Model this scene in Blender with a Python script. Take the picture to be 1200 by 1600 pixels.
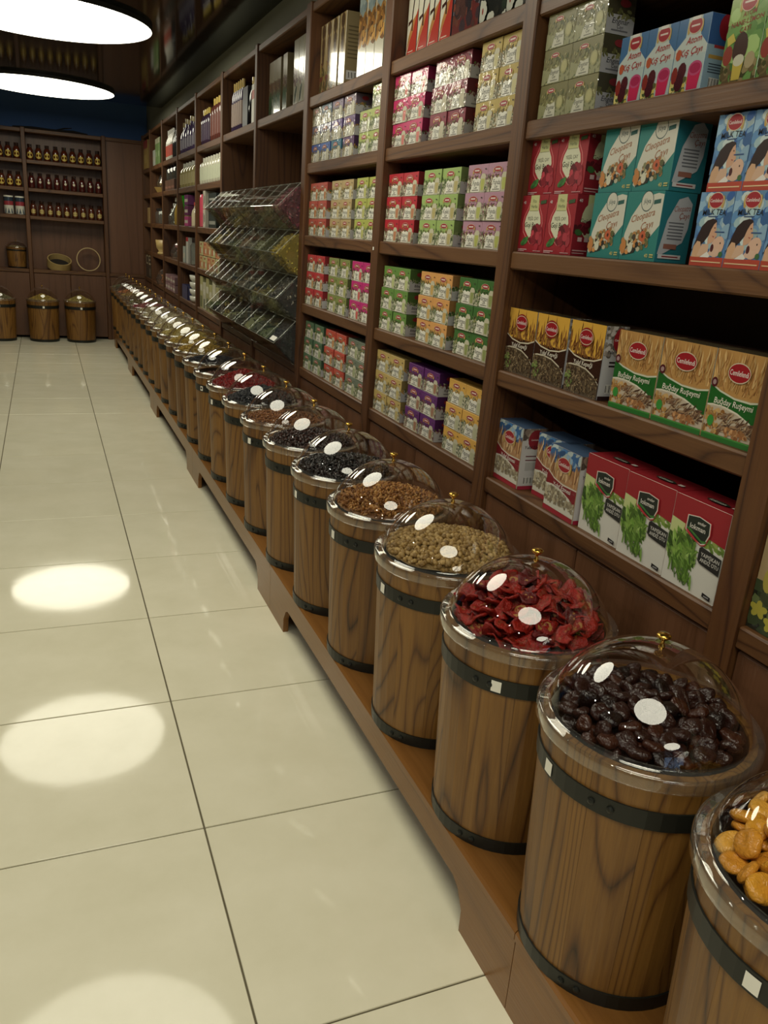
import bpy, bmesh, math, random
from mathutils import Matrix, Vector
random.seed(7)
PI = math.pi
for o in list(bpy.data.objects): bpy.data.objects.remove(o, do_unlink=True)
SC = bpy.context.scene
COL = SC.collection

# ------------------------------------------------------------------ camera
def set_camera():
    yaw, pitch, roll = 0.406346, -0.325355, 0.075961
    fwd = Vector((math.sin(yaw)*math.cos(pitch), math.cos(yaw)*math.cos(pitch), math.sin(pitch)))
    right = Vector((math.cos(yaw), -math.sin(yaw), 0)); up = right.cross(fwd)
    c, s = math.cos(roll), math.sin(roll)
    r2 = right*c+up*s; u2 = up*c-right*s
    cam = bpy.data.cameras.new('camera'); cam.sensor_width = 36; cam.lens = 36*1252.46/1600
    cam.clip_start = .02
    o = bpy.data.objects.new('camera', cam); COL.objects.link(o)
    m = Matrix((r2, u2, -fwd)).transposed().to_4x4(); m.translation = (0, 0, 1.42)
    o.matrix_world = m; SC.camera = o
set_camera()
# ------------------------------------------------------------------ world, exposure
W = bpy.data.worlds.new('world'); SC.world = W; W.use_nodes = True
W.node_tree.nodes['Background'].inputs[0].default_value = (.42, .6, 1, 1)
W.node_tree.nodes['Background'].inputs[1].default_value = 1.6
SC.view_settings.view_transform = 'Standard'; SC.view_settings.look = 'None'
SC.view_settings.exposure = 0.0; SC.view_settings.gamma = 1.0
try: SC.view_settings.use_curve_mapping = False
except Exception: pass
LAMP_COL = (1.0, .955, .765); LAMP_STR = 7.6; SPOT_W = 22.0
try:
    SC.cycles.transparent_max_bounces = 64
    SC.cycles.max_bounces = 10; SC.cycles.caustics_reflective = False; SC.cycles.caustics_refractive = False
except Exception: pass

# ------------------------------------------------------------------ colour + materials
def lin(c):
    if isinstance(c, str): c = [int(c[i:i+2], 16) for i in (0, 2, 4)]
    r = [(v/255/12.92 if v/255 <= .04045 else ((v/255+.055)/1.055)**2.4) for v in c]
    return (r[0], r[1], r[2], 1.0)
MATS = {}
def newmat(name):
    m = bpy.data.materials.new(name); m.use_nodes = True; m.node_tree.nodes.clear()
    nt = m.node_tree; out = nt.nodes.new('ShaderNodeOutputMaterial'); MATS[name] = m
    def N(t, **kw):
        n = nt.nodes.new(t)
        for k, v in kw.items(): setattr(n, k, v)
        return n
    return m, nt, out, N
def sset(n, **kw):
    for k, v in kw.items():
        k = k.replace('_', ' ')
        if k in n.inputs: n.inputs[k].default_value = v
def plain(name, col, rough=.5, metal=0, coat=0, spec=.5):
    m, nt, out, N = newmat(name); p = N('ShaderNodeBsdfPrincipled')
    sset(p, Base_Color=lin(col), Roughness=rough, Metallic=metal, Coat_Weight=coat, Coat_Roughness=.08, Specular_IOR_Level=spec)
    nz = N('ShaderNodeTexNoise'); sset(nz, Scale=35.0, Detail=3.0)
    bp = N('ShaderNodeBump'); sset(bp, Strength=.04, Distance=.01)
    nt.links.new(nz.outputs['Fac'], bp.inputs['Height']); nt.links.new(bp.outputs[0], p.inputs['Normal'])
    nt.links.new(p.outputs[0], out.inputs[0]); return m
def ink(name, rough, coat=0, bump=0, bscale=60, spec=.5, metal=0):
    m, nt, out, N = newmat(name); p = N('ShaderNodeBsdfPrincipled')
    a = N('ShaderNodeAttribute', attribute_name='Col')
    sset(p, Roughness=rough, Coat_Weight=coat, Coat_Roughness=.04, Specular_IOR_Level=spec, Metallic=metal)
    nt.links.new(a.outputs['Color'], p.inputs['Base Color'])
    if bump:
        t = N('ShaderNodeTexCoord'); oi = N('ShaderNodeObjectInfo'); ad = N('ShaderNodeVectorMath', operation='ADD')
        nt.links.new(t.outputs['Object'], ad.inputs[0]); nt.links.new(oi.outputs['Random'], ad.inputs[1])
        nz = N('ShaderNodeTexNoise'); sset(nz, Scale=bscale, Detail=2.0, Distortion=1.5)
        bp = N('ShaderNodeBump'); sset(bp, Strength=bump, Distance=.01)
        nt.links.new(ad.outputs[0], nz.inputs['Vector'])
        nt.links.new(nz.outputs['Fac'], bp.inputs['Height'])
        nt.links.new(bp.outputs[0], p.inputs['Coat Normal' if coat else 'Normal'])
    nt.links.new(p.outputs[0], out.inputs[0]); return m
ink('print_matt', .42); ink('print_gloss', .16, coat=.6); ink('print_film', .4, coat=.8, bump=.16, bscale=20)
ink('dried_food', .45, bump=.5, bscale=160); ink('dried_shiny', .28, coat=.0, bump=.35, bscale=90); ink('herb', .7, bump=.6, bscale=220)

def wood(name, dark, mid, light, axis='Z', ring=22.0, stretch=.08, rough=.42, fine=1.0, contrast=1.0, vary=.12, scale=3.2):
    m, nt, out, N = newmat(name); L = nt.links.new
    t = N('ShaderNodeTexCoord'); oi = N('ShaderNodeObjectInfo')
    mul = N('ShaderNodeVectorMath', operation='SCALE'); mul.inputs[0].default_value = (7.3, 5.1, 9.7)
    L(oi.outputs['Random'], mul.inputs['Scale'])
    ad = N('ShaderNodeVectorMath', operation='ADD'); L(t.outputs['Object'], ad.inputs[0]); L(mul.outputs[0], ad.inputs[1])
    sc = {'X': (stretch, 1, 1), 'Y': (1, stretch, 1), 'Z': (1, 1, stretch)}[axis]
    mp = N('ShaderNodeVectorMath', operation='MULTIPLY'); mp.inputs[1].default_value = sc; L(ad.outputs[0], mp.inputs[0])
    # growth rings: contour lines of a stretched noise field, late wood thin and dark
    n1 = N('ShaderNodeTexNoise'); sset(n1, Scale=scale, Detail=1.5, Roughness=.5, Distortion=.5); L(mp.outputs[0], n1.inputs['Vector'])
    k = N('ShaderNodeMath', operation='MULTIPLY'); k.inputs[1].default_value = ring; L(n1.outputs['Fac'], k.inputs[0])
    fr = N('ShaderNodeMath', operation='PINGPONG'); fr.inputs[1].default_value = 1.0; L(k.outputs[0], fr.inputs[0])
    pw = N('ShaderNodeMath', operation='POWER'); pw.inputs[1].default_value = 4.5; L(fr.outputs[0], pw.inputs[0])
    # broad tone and fibres
    n3 = N('ShaderNodeTexNoise'); sset(n3, Scale=7.0, Detail=2.0); L(mp.outputs[0], n3.inputs['Vector'])
    sc2 = {'X': (4, 150, 150), 'Y': (150, 4, 150), 'Z': (150, 150, 4)}[axis]
    mp2 = N('ShaderNodeVectorMath', operation='MULTIPLY'); mp2.inputs[1].default_value = sc2; L(ad.outputs[0], mp2.inputs[0])
    n2 = N('ShaderNodeTexNoise'); sset(n2, Scale=1.0, Detail=3.0, Roughness=.65); L(mp2.outputs[0], n2.inputs['Vector'])
    a1 = N('ShaderNodeMath', operation='MULTIPLY_ADD'); a1.inputs[1].default_value = -.42*contrast; a1.inputs[2].default_value = .30; L(pw.outputs[0], a1.inputs[0])
    a2 = N('ShaderNodeMath', operation='MULTIPLY_ADD'); a2.inputs[1].default_value = .55*fine; L(n2.outputs['Fac'], a2.inputs[0]); L(a1.outputs[0], a2.inputs[2])
    a4 = N('ShaderNodeMath', operation='MULTIPLY_ADD'); a4.inputs[1].default_value = .5; L(n3.outputs['Fac'], a4.inputs[0]); L(a2.outputs[0], a4.inputs[2])
    a3 = N('ShaderNodeMath', operation='MULTIPLY_ADD'); a3.inputs[1].default_value = vary; L(oi.outputs['Random'], a3.inputs[0]); L(a4.outputs[0], a3.inputs[2])
    cr = N('ShaderNodeValToRGB'); L(a3.outputs[0], cr.inputs[0]); e = cr.color_ramp.elements
    e[0].position = .22; e[0].color = lin(dark); e[1].position = 1.0; e[1].color = lin(light)
    x = e.new(.6); x.color = lin(mid)
    p = N('ShaderNodeBsdfPrincipled'); sset(p, Roughness=rough); L(cr.outputs[0], p.inputs['Base Color'])
    bp = N('ShaderNodeBump'); sset(bp, Strength=.12, Distance=.004); L(n2.outputs['Fac'], bp.inputs['Height']); L(bp.outputs[0], p.inputs['Normal'])
    L(p.outputs[0], out.inputs[0]); return m
wood('barrel_wood', '2a1708', '65421d', '87602c', 'Z', ring=58, stretch=.14, contrast=1.15, vary=.10, rough=.45)
wood('shelf_wood_y', '241308', '4d2e15', '654324', 'Y', ring=46, stretch=.12, rough=.5, contrast=1.1)
wood('shelf_wood_x', '241308', '4d2e15', '654324', 'X', ring=46, stretch=.12, rough=.5, contrast=1.1)
wood('shelf_wood_z', '241308', '4a2a12', '603d1e', 'Z', ring=46, stretch=.12, rough=.5, contrast=1.1)
wood('panel_wood', '3a2214', '563722', '6a4730', 'Z', ring=16, stretch=.05, contrast=.6)
wood('back_wood', '26170c', '322016', '3e2a1c', 'Z', ring=14, stretch=.05, contrast=.6)
wood('plinth_wood', '563412', '70481e', '84592a', 'Y', ring=12, stretch=.06, rough=.3, contrast=.45)
wood('pale_wood', '86703f', 'a58c58', 'bca26c', 'X', ring=10, stretch=.1, contrast=.4)
plain('hoop_metal', (32, 34, 30), .42, .3); plain('brass', (214, 170, 82), .22, 1.0); plain('steel', (150, 150, 150), .3, 1.0)
plain('white_paper', (236, 234, 222), .5); plain('lamp_housing', (60, 60, 58), .4); plain('cable', (20, 20, 20), .5)
plain('wall_blue', (70, 104, 158), .8); plain('wall_dark', (136, 136, 118), .8); plain('grout', (96, 88, 66), .8)
plain('ceiling_void', (24, 26, 26), .8); plain('wall_brown', (92, 66, 46), .7); plain('barrel_inside', (40, 26, 16), .7); plain('dark_cloth', (30, 24, 20), .8)
plain('white_plastic', (225, 222, 206), .35); plain('gold_foil', (206, 176, 92), .25, .8); plain('red_plastic', (190, 40, 50), .4)
plain('black_gloss', (18, 16, 20), .15); plain('cream', (214, 196, 150), .5)
def ceiling_mat():
    m, nt, out, N = newmat('ceiling_black'); p = N('ShaderNodeBsdfPrincipled')
    sset(p, Base_Color=(.006, .007, .006, 1), Roughness=.08, IOR=1.45, Specular_IOR_Level=.14); nz = N('ShaderNodeTexNoise'); sset(nz, Scale=.7, Detail=1.0)
    bp = N('ShaderNodeBump'); sset(bp, Strength=.03, Distance=.05); nt.links.new(nz.outputs['Fac'], bp.inputs['Height']); nt.links.new(bp.outputs[0], p.inputs['Normal'])
    nt.links.new(p.outputs[0], out.inputs[0])
ceiling_mat()
def tile_mat():
    m, nt, out, N = newmat('floor_tile'); L = nt.links.new; p = N('ShaderNodeBsdfPrincipled')
    oi = N('ShaderNodeObjectInfo'); t = N('ShaderNodeTexCoord'); ad = N('ShaderNodeVectorMath', operation='ADD')
    L(t.outputs['Object'], ad.inputs[0]); L(oi.outputs['Random'], ad.inputs[1])
    nz = N('ShaderNodeTexNoise'); sset(nz, Scale=5.0, Detail=5.0, Roughness=.6); L(ad.outputs[0], nz.inputs['Vector'])
    cr = N('ShaderNodeValToRGB'); e = cr.color_ramp.elements; e[0].position = .3; e[0].color = lin('ddd8be'); e[1].position = .7; e[1].color = lin('e6e1c9')
    L(nz.outputs['Fac'], cr.inputs[0]); L(cr.outputs[0], p.inputs['Base Color'])
    sset(p, Roughness=.06, IOR=1.45, Specular_IOR_Level=.32)
    n2 = N('ShaderNodeTexNoise'); sset(n2, Scale=9.0, Detail=2.0); bp = N('ShaderNodeBump'); sset(bp, Strength=.004, Distance=.02)
    L(n2.outputs['Fac'], bp.inputs['Height']); L(bp.outputs[0], p.inputs['Normal'])
    L(p.outputs[0], out.inputs[0])
tile_mat()
def acrylic(name, tint=(1, 1, 1, 1), boost=1.6, base=.0, diffuse=0.0, dcol=(.8, .8, .75, 1), rough=0.0):
    m, nt, out, N = newmat(name); L = nt.links.new
    g = N('ShaderNodeNewGeometry'); mx = N('ShaderNodeMath', operation='MULTIPLY_ADD'); mx.inputs[1].default_value = 1/1.47-1.47; mx.inputs[2].default_value = 1.47
    L(g.outputs['Backfacing'], mx.inputs[0]); fr = N('ShaderNodeFresnel'); L(mx.outputs[0], fr.inputs['IOR'])
    b = N('ShaderNodeMath', operation='MULTIPLY_ADD', use_clamp=True); b.inputs[1].default_value = boost; b.inputs[2].default_value = base; L(fr.outputs[0], b.inputs[0])
    tr = N('ShaderNodeBsdfTransparent'); tr.inputs[0].default_value = tint
    gl = N('ShaderNodeBsdfGlossy'); gl.inputs['Roughness'].default_value = rough; gl.inputs['Color'].default_value = (1, 1, 1, 1)
    src = tr.outputs[0]
    if diffuse:
        d = N('ShaderNodeBsdfDiffuse'); d.inputs[0].default_value = dcol; m1 = N('ShaderNodeMixShader'); m1.inputs[0].default_value = diffuse
        L(src, m1.inputs[1]); L(d.outputs[0], m1.inputs[2]); src = m1.outputs[0]
    ms = N('ShaderNodeMixShader'); L(b.outputs[0], ms.inputs[0]); L(src, ms.inputs[1]); L(gl.outputs[0], ms.inputs[2])
    L(ms.outputs[0], out.inputs[0])
acrylic('acrylic', boost=2.0); acrylic('acrylic_rim', (.965, .965, .94, 1), 1.7, .01, .025)
acrylic('acrylic_bin', (.96, .97, .95, 1), .6, .0, .008); acrylic('acrylic_edge', (.93, .95, .93, 1), 1.2, .03, .25, (.7, .72, .64, 1))
acrylic('cellophane', (.97, .97, .95, 1), 2.2, .02, .04, rough=.08); acrylic('clear_glass', (.9, .93, .9, 1), 1.8, .02, .05)
def emit(name, col, s):
    m, nt, out, N = newmat(name); e = N('ShaderNodeEmission'); e.inputs[0].default_value = (*col, 1); e.inputs[1].default_value = s
    nt.links.new(e.outputs[0], out.inputs[0])
emit('lamp_glow', LAMP_COL, LAMP_STR); emit('spot_glow', (1, .97, .9), 60.0)

# ------------------------------------------------------------------ geometry helpers
class MB:
    """collects polygons; build() links them as ONE mesh object"""
    def __init__(s): s.v = []; s.f = []; s.c = []; s.m = []; s.usec = False
    def poly(s, pts, col=None, mi=0):
        i = len(s.v); s.v += [tuple(p) for p in pts]; s.f.append(tuple(range(i, i+len(pts)))); s.c.append(col); s.m.append(mi); s.usec |= col is not None
    def add(s, vf, col=None, mi=0, M=None):
        v, f = vf; i = len(s.v)
        s.v += [tuple(M @ Vector(p)) for p in v] if M else [tuple(p) for p in v]
        s.f += [tuple(a+i for a in t) for t in f]; s.c += [col]*len(f); s.m += [mi]*len(f); s.usec |= col is not None
        return s
    def mesh(s, name, mats, smooth=False):
        me = bpy.data.meshes.new(name); me.from_pydata(s.v, [], s.f)
        for k in ([mats] if isinstance(mats, str) else mats): me.materials.append(MATS[k])
        if any(s.m): me.polygons.foreach_set('material_index', s.m)
        if s.usec:
            a = me.color_attributes.new('Col', 'FLOAT_COLOR', 'CORNER'); buf = []
            for p, c in zip(me.polygons, s.c): buf += list(c or (1, 1, 1, 1))*p.loop_total
            a.data.foreach_set('color', buf)
        if smooth: me.polygons.foreach_set('use_smooth', [True]*len(me.polygons))
        me.update(); return me
    def build(s, name, mats, parent=None, loc=(0, 0, 0), rz=0, smooth=False): return obj(name, s.mesh(name, mats, smooth), parent, loc, rz)
def obj(name, me, parent=None, loc=(0, 0, 0), rz=0, rot=None, scale=None):
    o = bpy.data.objects.new(name, me); COL.objects.link(o)
    o.location = loc; o.rotation_euler = rot or (0, 0, rz)
    if scale: o.scale = scale
    if parent: o.parent = parent
    return o
def empty(name, loc, rz=0): return obj(name, None, None, loc, rz)
def tag(o, label, cat, group=None, kind=None):
    o['label'] = label; o['category'] = cat
    if group: o['group'] = group
    if kind: o['kind'] = kind
    return o
def struct(o, label=None, cat=None):
    o['kind'] = 'structure'
    if label: o['label'] = label
    if cat: o['category'] = cat
    return o
BF = [(0, 3, 2, 1), (4, 5, 6, 7), (0, 1, 5, 4), (1, 2, 6, 5), (2, 3, 7, 6), (3, 0, 4, 7)]
def box(x0, x1, y0, y1, z0, z1):
    return [(x0, y0, z0), (x1, y0, z0), (x1, y1, z0), (x0, y1, z0), (x0, y0, z1), (x1, y0, z1), (x1, y1, z1), (x0, y1, z1)], BF
CB = {}
def cbox(sx, sy, sz, b):
    """chamfered box centred on the origin"""
    k = (round(sx, 4), round(sy, 4), round(sz, 4), b)
    if k not in CB:
        bm = bmesh.new(); bmesh.ops.create_cube(bm, size=1)
        bmesh.ops.scale(bm, vec=(sx, sy, sz), verts=bm.verts)
        bmesh.ops.bevel(bm, geom=bm.edges[:], offset=b, segments=1, affect='EDGES')
        bm.verts.index_update(); CB[k] = ([tuple(v.co) for v in bm.verts], [tuple(v.index for v in f.verts) for f in bm.faces]); bm.free()
    return CB[k]
CBM = {}
def board(name, x0, x1, y0, y1, z0, z1, mat, parent, b=.003, off=(0, 0, 0)):
    """one chamfered board, its origin at its own centre"""
    k = (round(x1-x0, 4), round(y1-y0, 4), round(z1-z0, 4), b, mat)
    if k not in CBM: CBM[k] = MB().add(cbox(*k[:4])).mesh(name, mat)
    return obj(name, CBM[k], parent, ((x0+x1)/2-off[0], (y0+y1)/2-off[1], (z0+z1)/2-off[2]))
def lathe(prof, n=24, close=False):
    v = []; f = []
    for r, z in prof:
        for i in range(n): a = 2*PI*i/n; v.append((r*math.cos(a), r*math.sin(a), z))
    m = len(prof)
    for j in range(m-1 if not close else m):
        k = (j+1) % m
        for i in range(n): i2 = (i+1) % n; f.append((j*n+i, j*n+i2, k*n+i2, k*n+i))
    return v, f
def ring_tube(R, r, n=28, k=8, z=0):
    return lathe([(R+r*math.cos(2*PI*i/k), z+r*math.sin(2*PI*i/k)) for i in range(k)], n, True)
def tube(path, r, n=6, caps=True):
    v = []; f = []; P = [Vector(p) for p in path]
    for i, p in enumerate(P):
        d = (P[min(i+1, len(P)-1)]-P[max(i-1, 0)]).normalized(); u = d.orthogonal().normalized(); w = d.cross(u)
        rr = r[i] if isinstance(r, (list, tuple)) else r
        for j in range(n): a = 2*PI*j/n; v.append(tuple(p+u*rr*math.cos(a)+w*rr*math.sin(a)))
    for i in range(len(P)-1):
        for j in range(n): j2 = (j+1) % n; f.append((i*n+j, i*n+j2, (i+1)*n+j2, (i+1)*n+j))
    if caps: f += [tuple(range(n))[::-1], tuple((len(P)-1)*n+j for j in range(n))]
    return v, f
def prism(poly, a0, a1, axis='y'):
    n = len(poly)
    T = {'y': lambda p, a: (p[0], a, p[1]), 'x': lambda p, a: (a, p[0], p[1]), 'z': lambda p, a: (p[0], p[1], a)}[axis]
    v = [T(p, a0) for p in poly]+[T(p, a1) for p in poly]
    return v, [tuple(range(n)), tuple(range(2*n-1, n-1, -1))]+[(i, n+i, n+(i+1) % n, (i+1) % n) for i in range(n)]
ICO = {}
def ico(sub):
    if sub not in ICO:
        bm = bmesh.new(); bmesh.ops.create_icosphere(bm, subdivisions=sub, radius=1); bm.verts.index_update()
        ICO[sub] = ([tuple(v.co) for v in bm.verts], [tuple(v.index for v in f.verts) for f in bm.faces]); bm.free()
    return ICO[sub]
def rmat(loc, s, rnd=random):
    from mathutils import Euler
    e = Euler((rnd.uniform(0, 6.28), rnd.uniform(0, 6.28), rnd.uniform(0, 6.28)))
    return Matrix.Translation(loc) @ e.to_matrix().to_4x4() @ Matrix.Diagonal((*s, 1))
def jit(c, a=.12, rnd=random):
    k = 1+rnd.uniform(-a, a); return (c[0]*k, c[1]*k, c[2]*k, 1)
# ---- lettering: outlines of the built-in font as flat polygons, unit cap height
TXT = {}
def glyphs(s):
    if s not in TXT:
        cu = bpy.data.curves.new('t', 'FONT'); cu.body = s; cu.resolution_u = 2; cu.offset = .007; cu.fill_mode = 'FRONT' if hasattr(cu, 'fill_mode') else 'BOTH'
        o = bpy.data.objects.new('t', cu); COL.objects.link(o); dg = bpy.context.evaluated_depsgraph_get()
        me = bpy.data.meshes.new_from_object(o.evaluated_get(dg))
        v = [(p.co.x, p.co.y) for p in me.vertices]; f = [tuple(p.vertices) for p in me.polygons]
        bpy.data.objects.remove(o); bpy.data.curves.remove(cu); bpy.data.meshes.remove(me)
        x0 = min(p[0] for p in v); x1 = max(p[0] for p in v); y0 = min(p[1] for p in v)
        TXT[s] = ([(a-x0, b) for a, b in v], f, x1-x0)
    return TXT[s]

# ------------------------------------------------------------------ room shell
XR, XL, YB, YF, ZC, ZU = 1.46, -3.3, 11.02, -5.6, 2.575, 3.15
floor = struct(MB().add(box(XL-.1, XR+.1, YF-.1, YB+.1, -.06, -.004)).build('floor', 'grout'), 'cream polished porcelain tile floor with thin dark joints', 'floor')
tm = MB().add(cbox(.5955, .5955, .012, .0012)).mesh('tile', 'floor_tile')
X0, Y0, TS = .2910, 1.0579, .6
for i in range(-6, 3):
    for j in range(-11, 17):
        cx, cy = X0+(i+.5)*TS, Y0+(j+.5)*TS
        if cx-.3 > XR or cx+.3 < XL or cy-.3 > YB or cy+.3 < YF: continue
        obj('tile', tm, floor, (cx, cy, -.006))
struct(MB().add(box(XL, 1.235, YF, 9.62, ZC, ZC+.12)).build('ceiling', 'ceiling_black'), 'glossy black dropped ceiling reflecting the shelves', 'ceiling')
struct(MB().add(box(XL-.1, XR+.1, YF-.1, YB+.1, ZU, ZU+.08)).build('ceiling', 'ceiling_void'), 'dark upper ceiling above the dropped black one', 'ceiling')
struct(MB().add(box(1.24, 1.262, YF, YB, 2.385, 3.02)).build('trim_1', 'wall_dark'), 'grey-green fascia between the shelving top and the ceiling', 'trim')
struct(MB().add(box(XR, XR+.1, YF, YB, -.06, ZU)).build('wall_right', 'wall_dark'), 'dark grey wall above the long shelving', 'wall')
struct(MB().add(box(XL, XR, YB, YB+.1, -.06, ZU)).build('wall_back', 'wall_blue'), 'dark blue wall above the far shelves', 'wall')
struct(MB().add(box(XL-.1, XL, YF, YB, -.06, ZU)).build('wall_left', 'wall_brown'), 'plain brown wall on the far side of the aisle', 'wall')
m = MB(); wx0, wx1, wz0, wz1 = -1.5, .9, 1.2, 2.5
for b_ in ((XL, wx0, -.06, ZU), (wx1, XR, -.06, ZU), (wx0, wx1, -.06, wz0), (wx0, wx1, wz1, ZU)): m.add(box(b_[0], b_[1], YF-.1, YF, b_[2], b_[3]))
struct(m.build('wall_front', 'wall_brown'), 'brown wall with a window behind the viewer', 'wall')
w1 = struct(MB().add(box(wx0, wx1, YF-.06, YF-.05, wz0, wz1)).build('window_1', 'clear_glass'), 'shop window letting in bluish daylight', 'window')
for a, b_ in ((wx0, wx0+.05), (-.32, -.28), (wx1-.05, wx1)): MB().add(box(a, b_, YF-.08, YF-.02, wz0, wz1)).build('window_frame', 'lamp_housing', w1)

# ------------------------------------------------------------------ lamps
def pendant(y, label):
    r = .63; t = empty('ceiling_lamp', (.085, y, 2.55))
    tag(t, label, 'lamp', 'round ceiling lamps down the aisle')
    MB().add(lathe([(0.001, .0), (r-.004, 0)], 96)).build('diffuser', 'lamp_glow', t)
    MB().add(lathe([(r-.004, .0), (r-.004, -.002), (r, -.002), (r, .0245), (0.001, .0245)], 64)).build('housing', 'lamp_housing', t, smooth=False)
for y, l in ((9.0, 'smaller-looking round glowing lamp, closest to the far blue wall'), (5.98, 'large round glowing lamp at the top left, nearer than the other'),
             (2.98, 'round glowing lamp whose reflection lies on the floor in the foreground'), (-.02, 'round glowing lamp right above the viewer'), (-3.0, 'round glowing lamp behind the viewer')): pendant(y, l)
for k, y in enumerate((2.4, 1.15, -.08, -1.25)):
    t = empty('ceiling_spotlight', (-1.62, y, ZC)); tag(t, ('first', 'second', 'third', 'fourth')[k]+' small ceiling spotlight from the back, seen as a dot in the domes', 'spotlight', 'ceiling spotlights')
    MB().add(lathe([(0.001, -.001), (.045, -.001), (.05, -.012), (.036, -.014), (.034, -.006), (0.001, -.006)][::-1], 20)).build('bezel', 'steel', t)
    MB().add(lathe([(0.001, -.0075), (.033, -.0075)], 16)).build('bulb', 'spot_glow', t)
    l = bpy.data.lights.new('spot_beam', 'SPOT'); l.energy = SPOT_W; l.color = (1, .95, .82); l.spot_size = 2.2; l.spot_blend = .6; l.shadow_soft_size = .04
    d = Vector((2.9, .2, -1.6)); lo = obj('spot_beam', l, t, (0, 0, -.02)); lo.rotation_euler = d.to_track_quat('-Z', 'Y').to_euler()

# ------------------------------------------------------------------ long shelving on the right
XS = 1.15; LEV = [.794, 1.104, 1.418, 1.733, 2.01, 2.382]; PW = .064
POST = [.06, 1.012, 1.986, 2.943, 3.921, 4.918, 5.90, 6.938, 7.92, 8.958, 9.985, 10.76]   # centre of the post on the far side of each bay
BAYL = {1: 'shelving bay closest to the viewer at the right edge', 2: 'shelving bay of large printed food boxes nearest the red tomatoes', 3: 'middle shelving bay filled with small tea cartons',
        4: 'shelving bay of tea cartons right beside the acrylic bins', 5: 'shelving bay behind the nearer acrylic bins', 6: 'shelving bay behind the farther acrylic bins',
        7: 'cube shelving bay just beyond the acrylic bins', 8: 'second cube shelving bay beyond the acrylic bins', 9: 'third cube shelving bay beyond the acrylic bins',
        10: 'fourth cube shelving bay beyond the acrylic bins', 11: 'last narrow shelving bay in the far corner'}
def bay(i):
    w_ = lambda q: .064 if q < 5 else .05
    y0, y1 = POST[i-1]+w_(i-1)/2, POST[i]-w_(i)/2; yc = (y0+y1)/2
    t = empty('shelving_bay', (XS, yc, 0)); tag(t, BAYL[i], 'shelving', 'bays of the long wooden shelving'); of = (XS, yc, 0)
    pw = PW if i < 5 else .05
    board('post', XS-.006, XS+.30, POST[i]-pw/2, POST[i]+pw/2, .0, 2.39, 'shelf_wood_z', t, .004, of)
    if i == 1: board('post', XS-.006, XS+.30, POST[0]-pw/2, POST[0]+pw/2, .0, 2.39, 'shelf_wood_z', t, .004, of)
    for k, z in enumerate(LEV):
        if i in (5, 6) and k in (1, 2, 3): continue
        th = .045 if k < 5 else .034
        board('shelf_board' if k < 5 else 'top_board', XS+.002, XS+.290, y0, y1, z-th, z, 'shelf_wood_y', t, .004, of)
    board('back_panel', XS+.291, XS+.299, y0, y1, .0, 2.34, 'back_wood', t, .001, of)
    for a, b_ in ((y0, yc), (yc, y1)): board('door', XS+.012, XS+.03, a+.002, b_-.002, .06, .742, 'panel_wood', t, .003, of)
    return t
for i in range(1, 12): bay(i)
MB().add(cbox(.001, .011, .011, .0001)).build('price_tag', 'white_paper', None, (XS-.0068, 2.947, 1.39))
tag(bpy.data.objects['price_tag'], 'tiny white price tag stuck on a shelving post', 'tag')

# ------------------------------------------------------------------ plinth under the barrels (slightly askew to the wall)
SK = -.0042
def rowx(x, y): return x+SK*(y-1.0)
PU = [-.87, .975, 2.825, 4.655, 6.5, 8.35, 10.2]; PZ = .20
for i in range(len(PU)-1):
    y0, y1 = PU[i]+.001, PU[i+1]-.001; L = y1-y0; yc = (y0+y1)/2
    t = empty('display_plinth', (rowx(.760, yc), yc, 0), math.atan(-SK))
    tag(t, ['low brown wooden plinth at the bottom right corner under the apricot barrel', 'low brown plinth under the dried tomato and walnut barrels', 'low brown plinth under the raisin barrels',
            'low brown plinth under the red powder barrel', 'low brown plinth fourth along, below the acrylic bins', 'low brown plinth last in the row by the far shelves'][i], 'plinth', 'plinths under the barrel row')
    h = L/2; arch = [(-h, 0), (-h+.20, 0), (-h+.20, .055), (-h+.225, .095), (-h+.25, .108), (h-.25, .108), (h-.225, .095), (h-.20, .055), (h-.20, 0), (h, 0), (h, PZ-.022), (-h, PZ-.022)]
    MB().add(prism(arch, 0, .02, 'x')).build('front_panel', 'plinth_wood', t)
    pr = [(-.004, PZ-.022), (.37, PZ-.022), (.37, PZ), (.002, PZ), (-.004, PZ-.006)]
    MB().add(prism(pr, -h, h, 'y')).build('top_board', 'plinth_wood', t)
    for s in (-1, 1): MB().add(box(.02, .365, s*(h-.012)-.009, s*(h-.012)+.009, 0, PZ-.022)).build('side_panel', 'plinth_wood', t)

# ------------------------------------------------------------------ barrels
BH, RB, RT, NS = .48, .161, .177, 12
def stave_mesh():
    a = PI/NS-.0010; n = 3; v = []; f = []
    zs = (0, .16, .32, BH); T = .013
    for z in zs:
        r = RB+(RT-RB)*z/BH
        for rr in (r, r-T):
            for k in range(n+1):
                t = -a+2*a*k/n; e = .0005 if (k in (0, n) and rr == r) else 0
                v.append(((rr-e)*math.cos(t), (rr-e)*math.sin(t), z))
    w = 2*(n+1)
    for i in range(len(zs)-1):
        o = i*w
        for k in range(n):
            f.append((o+k, o+k+1, o+w+k+1, o+w+k)); q = o+n+1
            f.append((q+k+1, q+k, q+w+k, q+w+k+1))
        f.append((o+n, o+2*n+1, o+w+2*n+1, o+w+n)); f.append((o+n+1, o, o+w, o+w+n+1))
    o = (len(zs)-1)*w
    for k in range(n): f.append((o+k, o+k+1, o+n+2+k, o+n+1+k)); f.append((k+1, k, n+1+k, n+2+k))
    return MB().add((v, f)).mesh('stave', 'barrel_wood')
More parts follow.
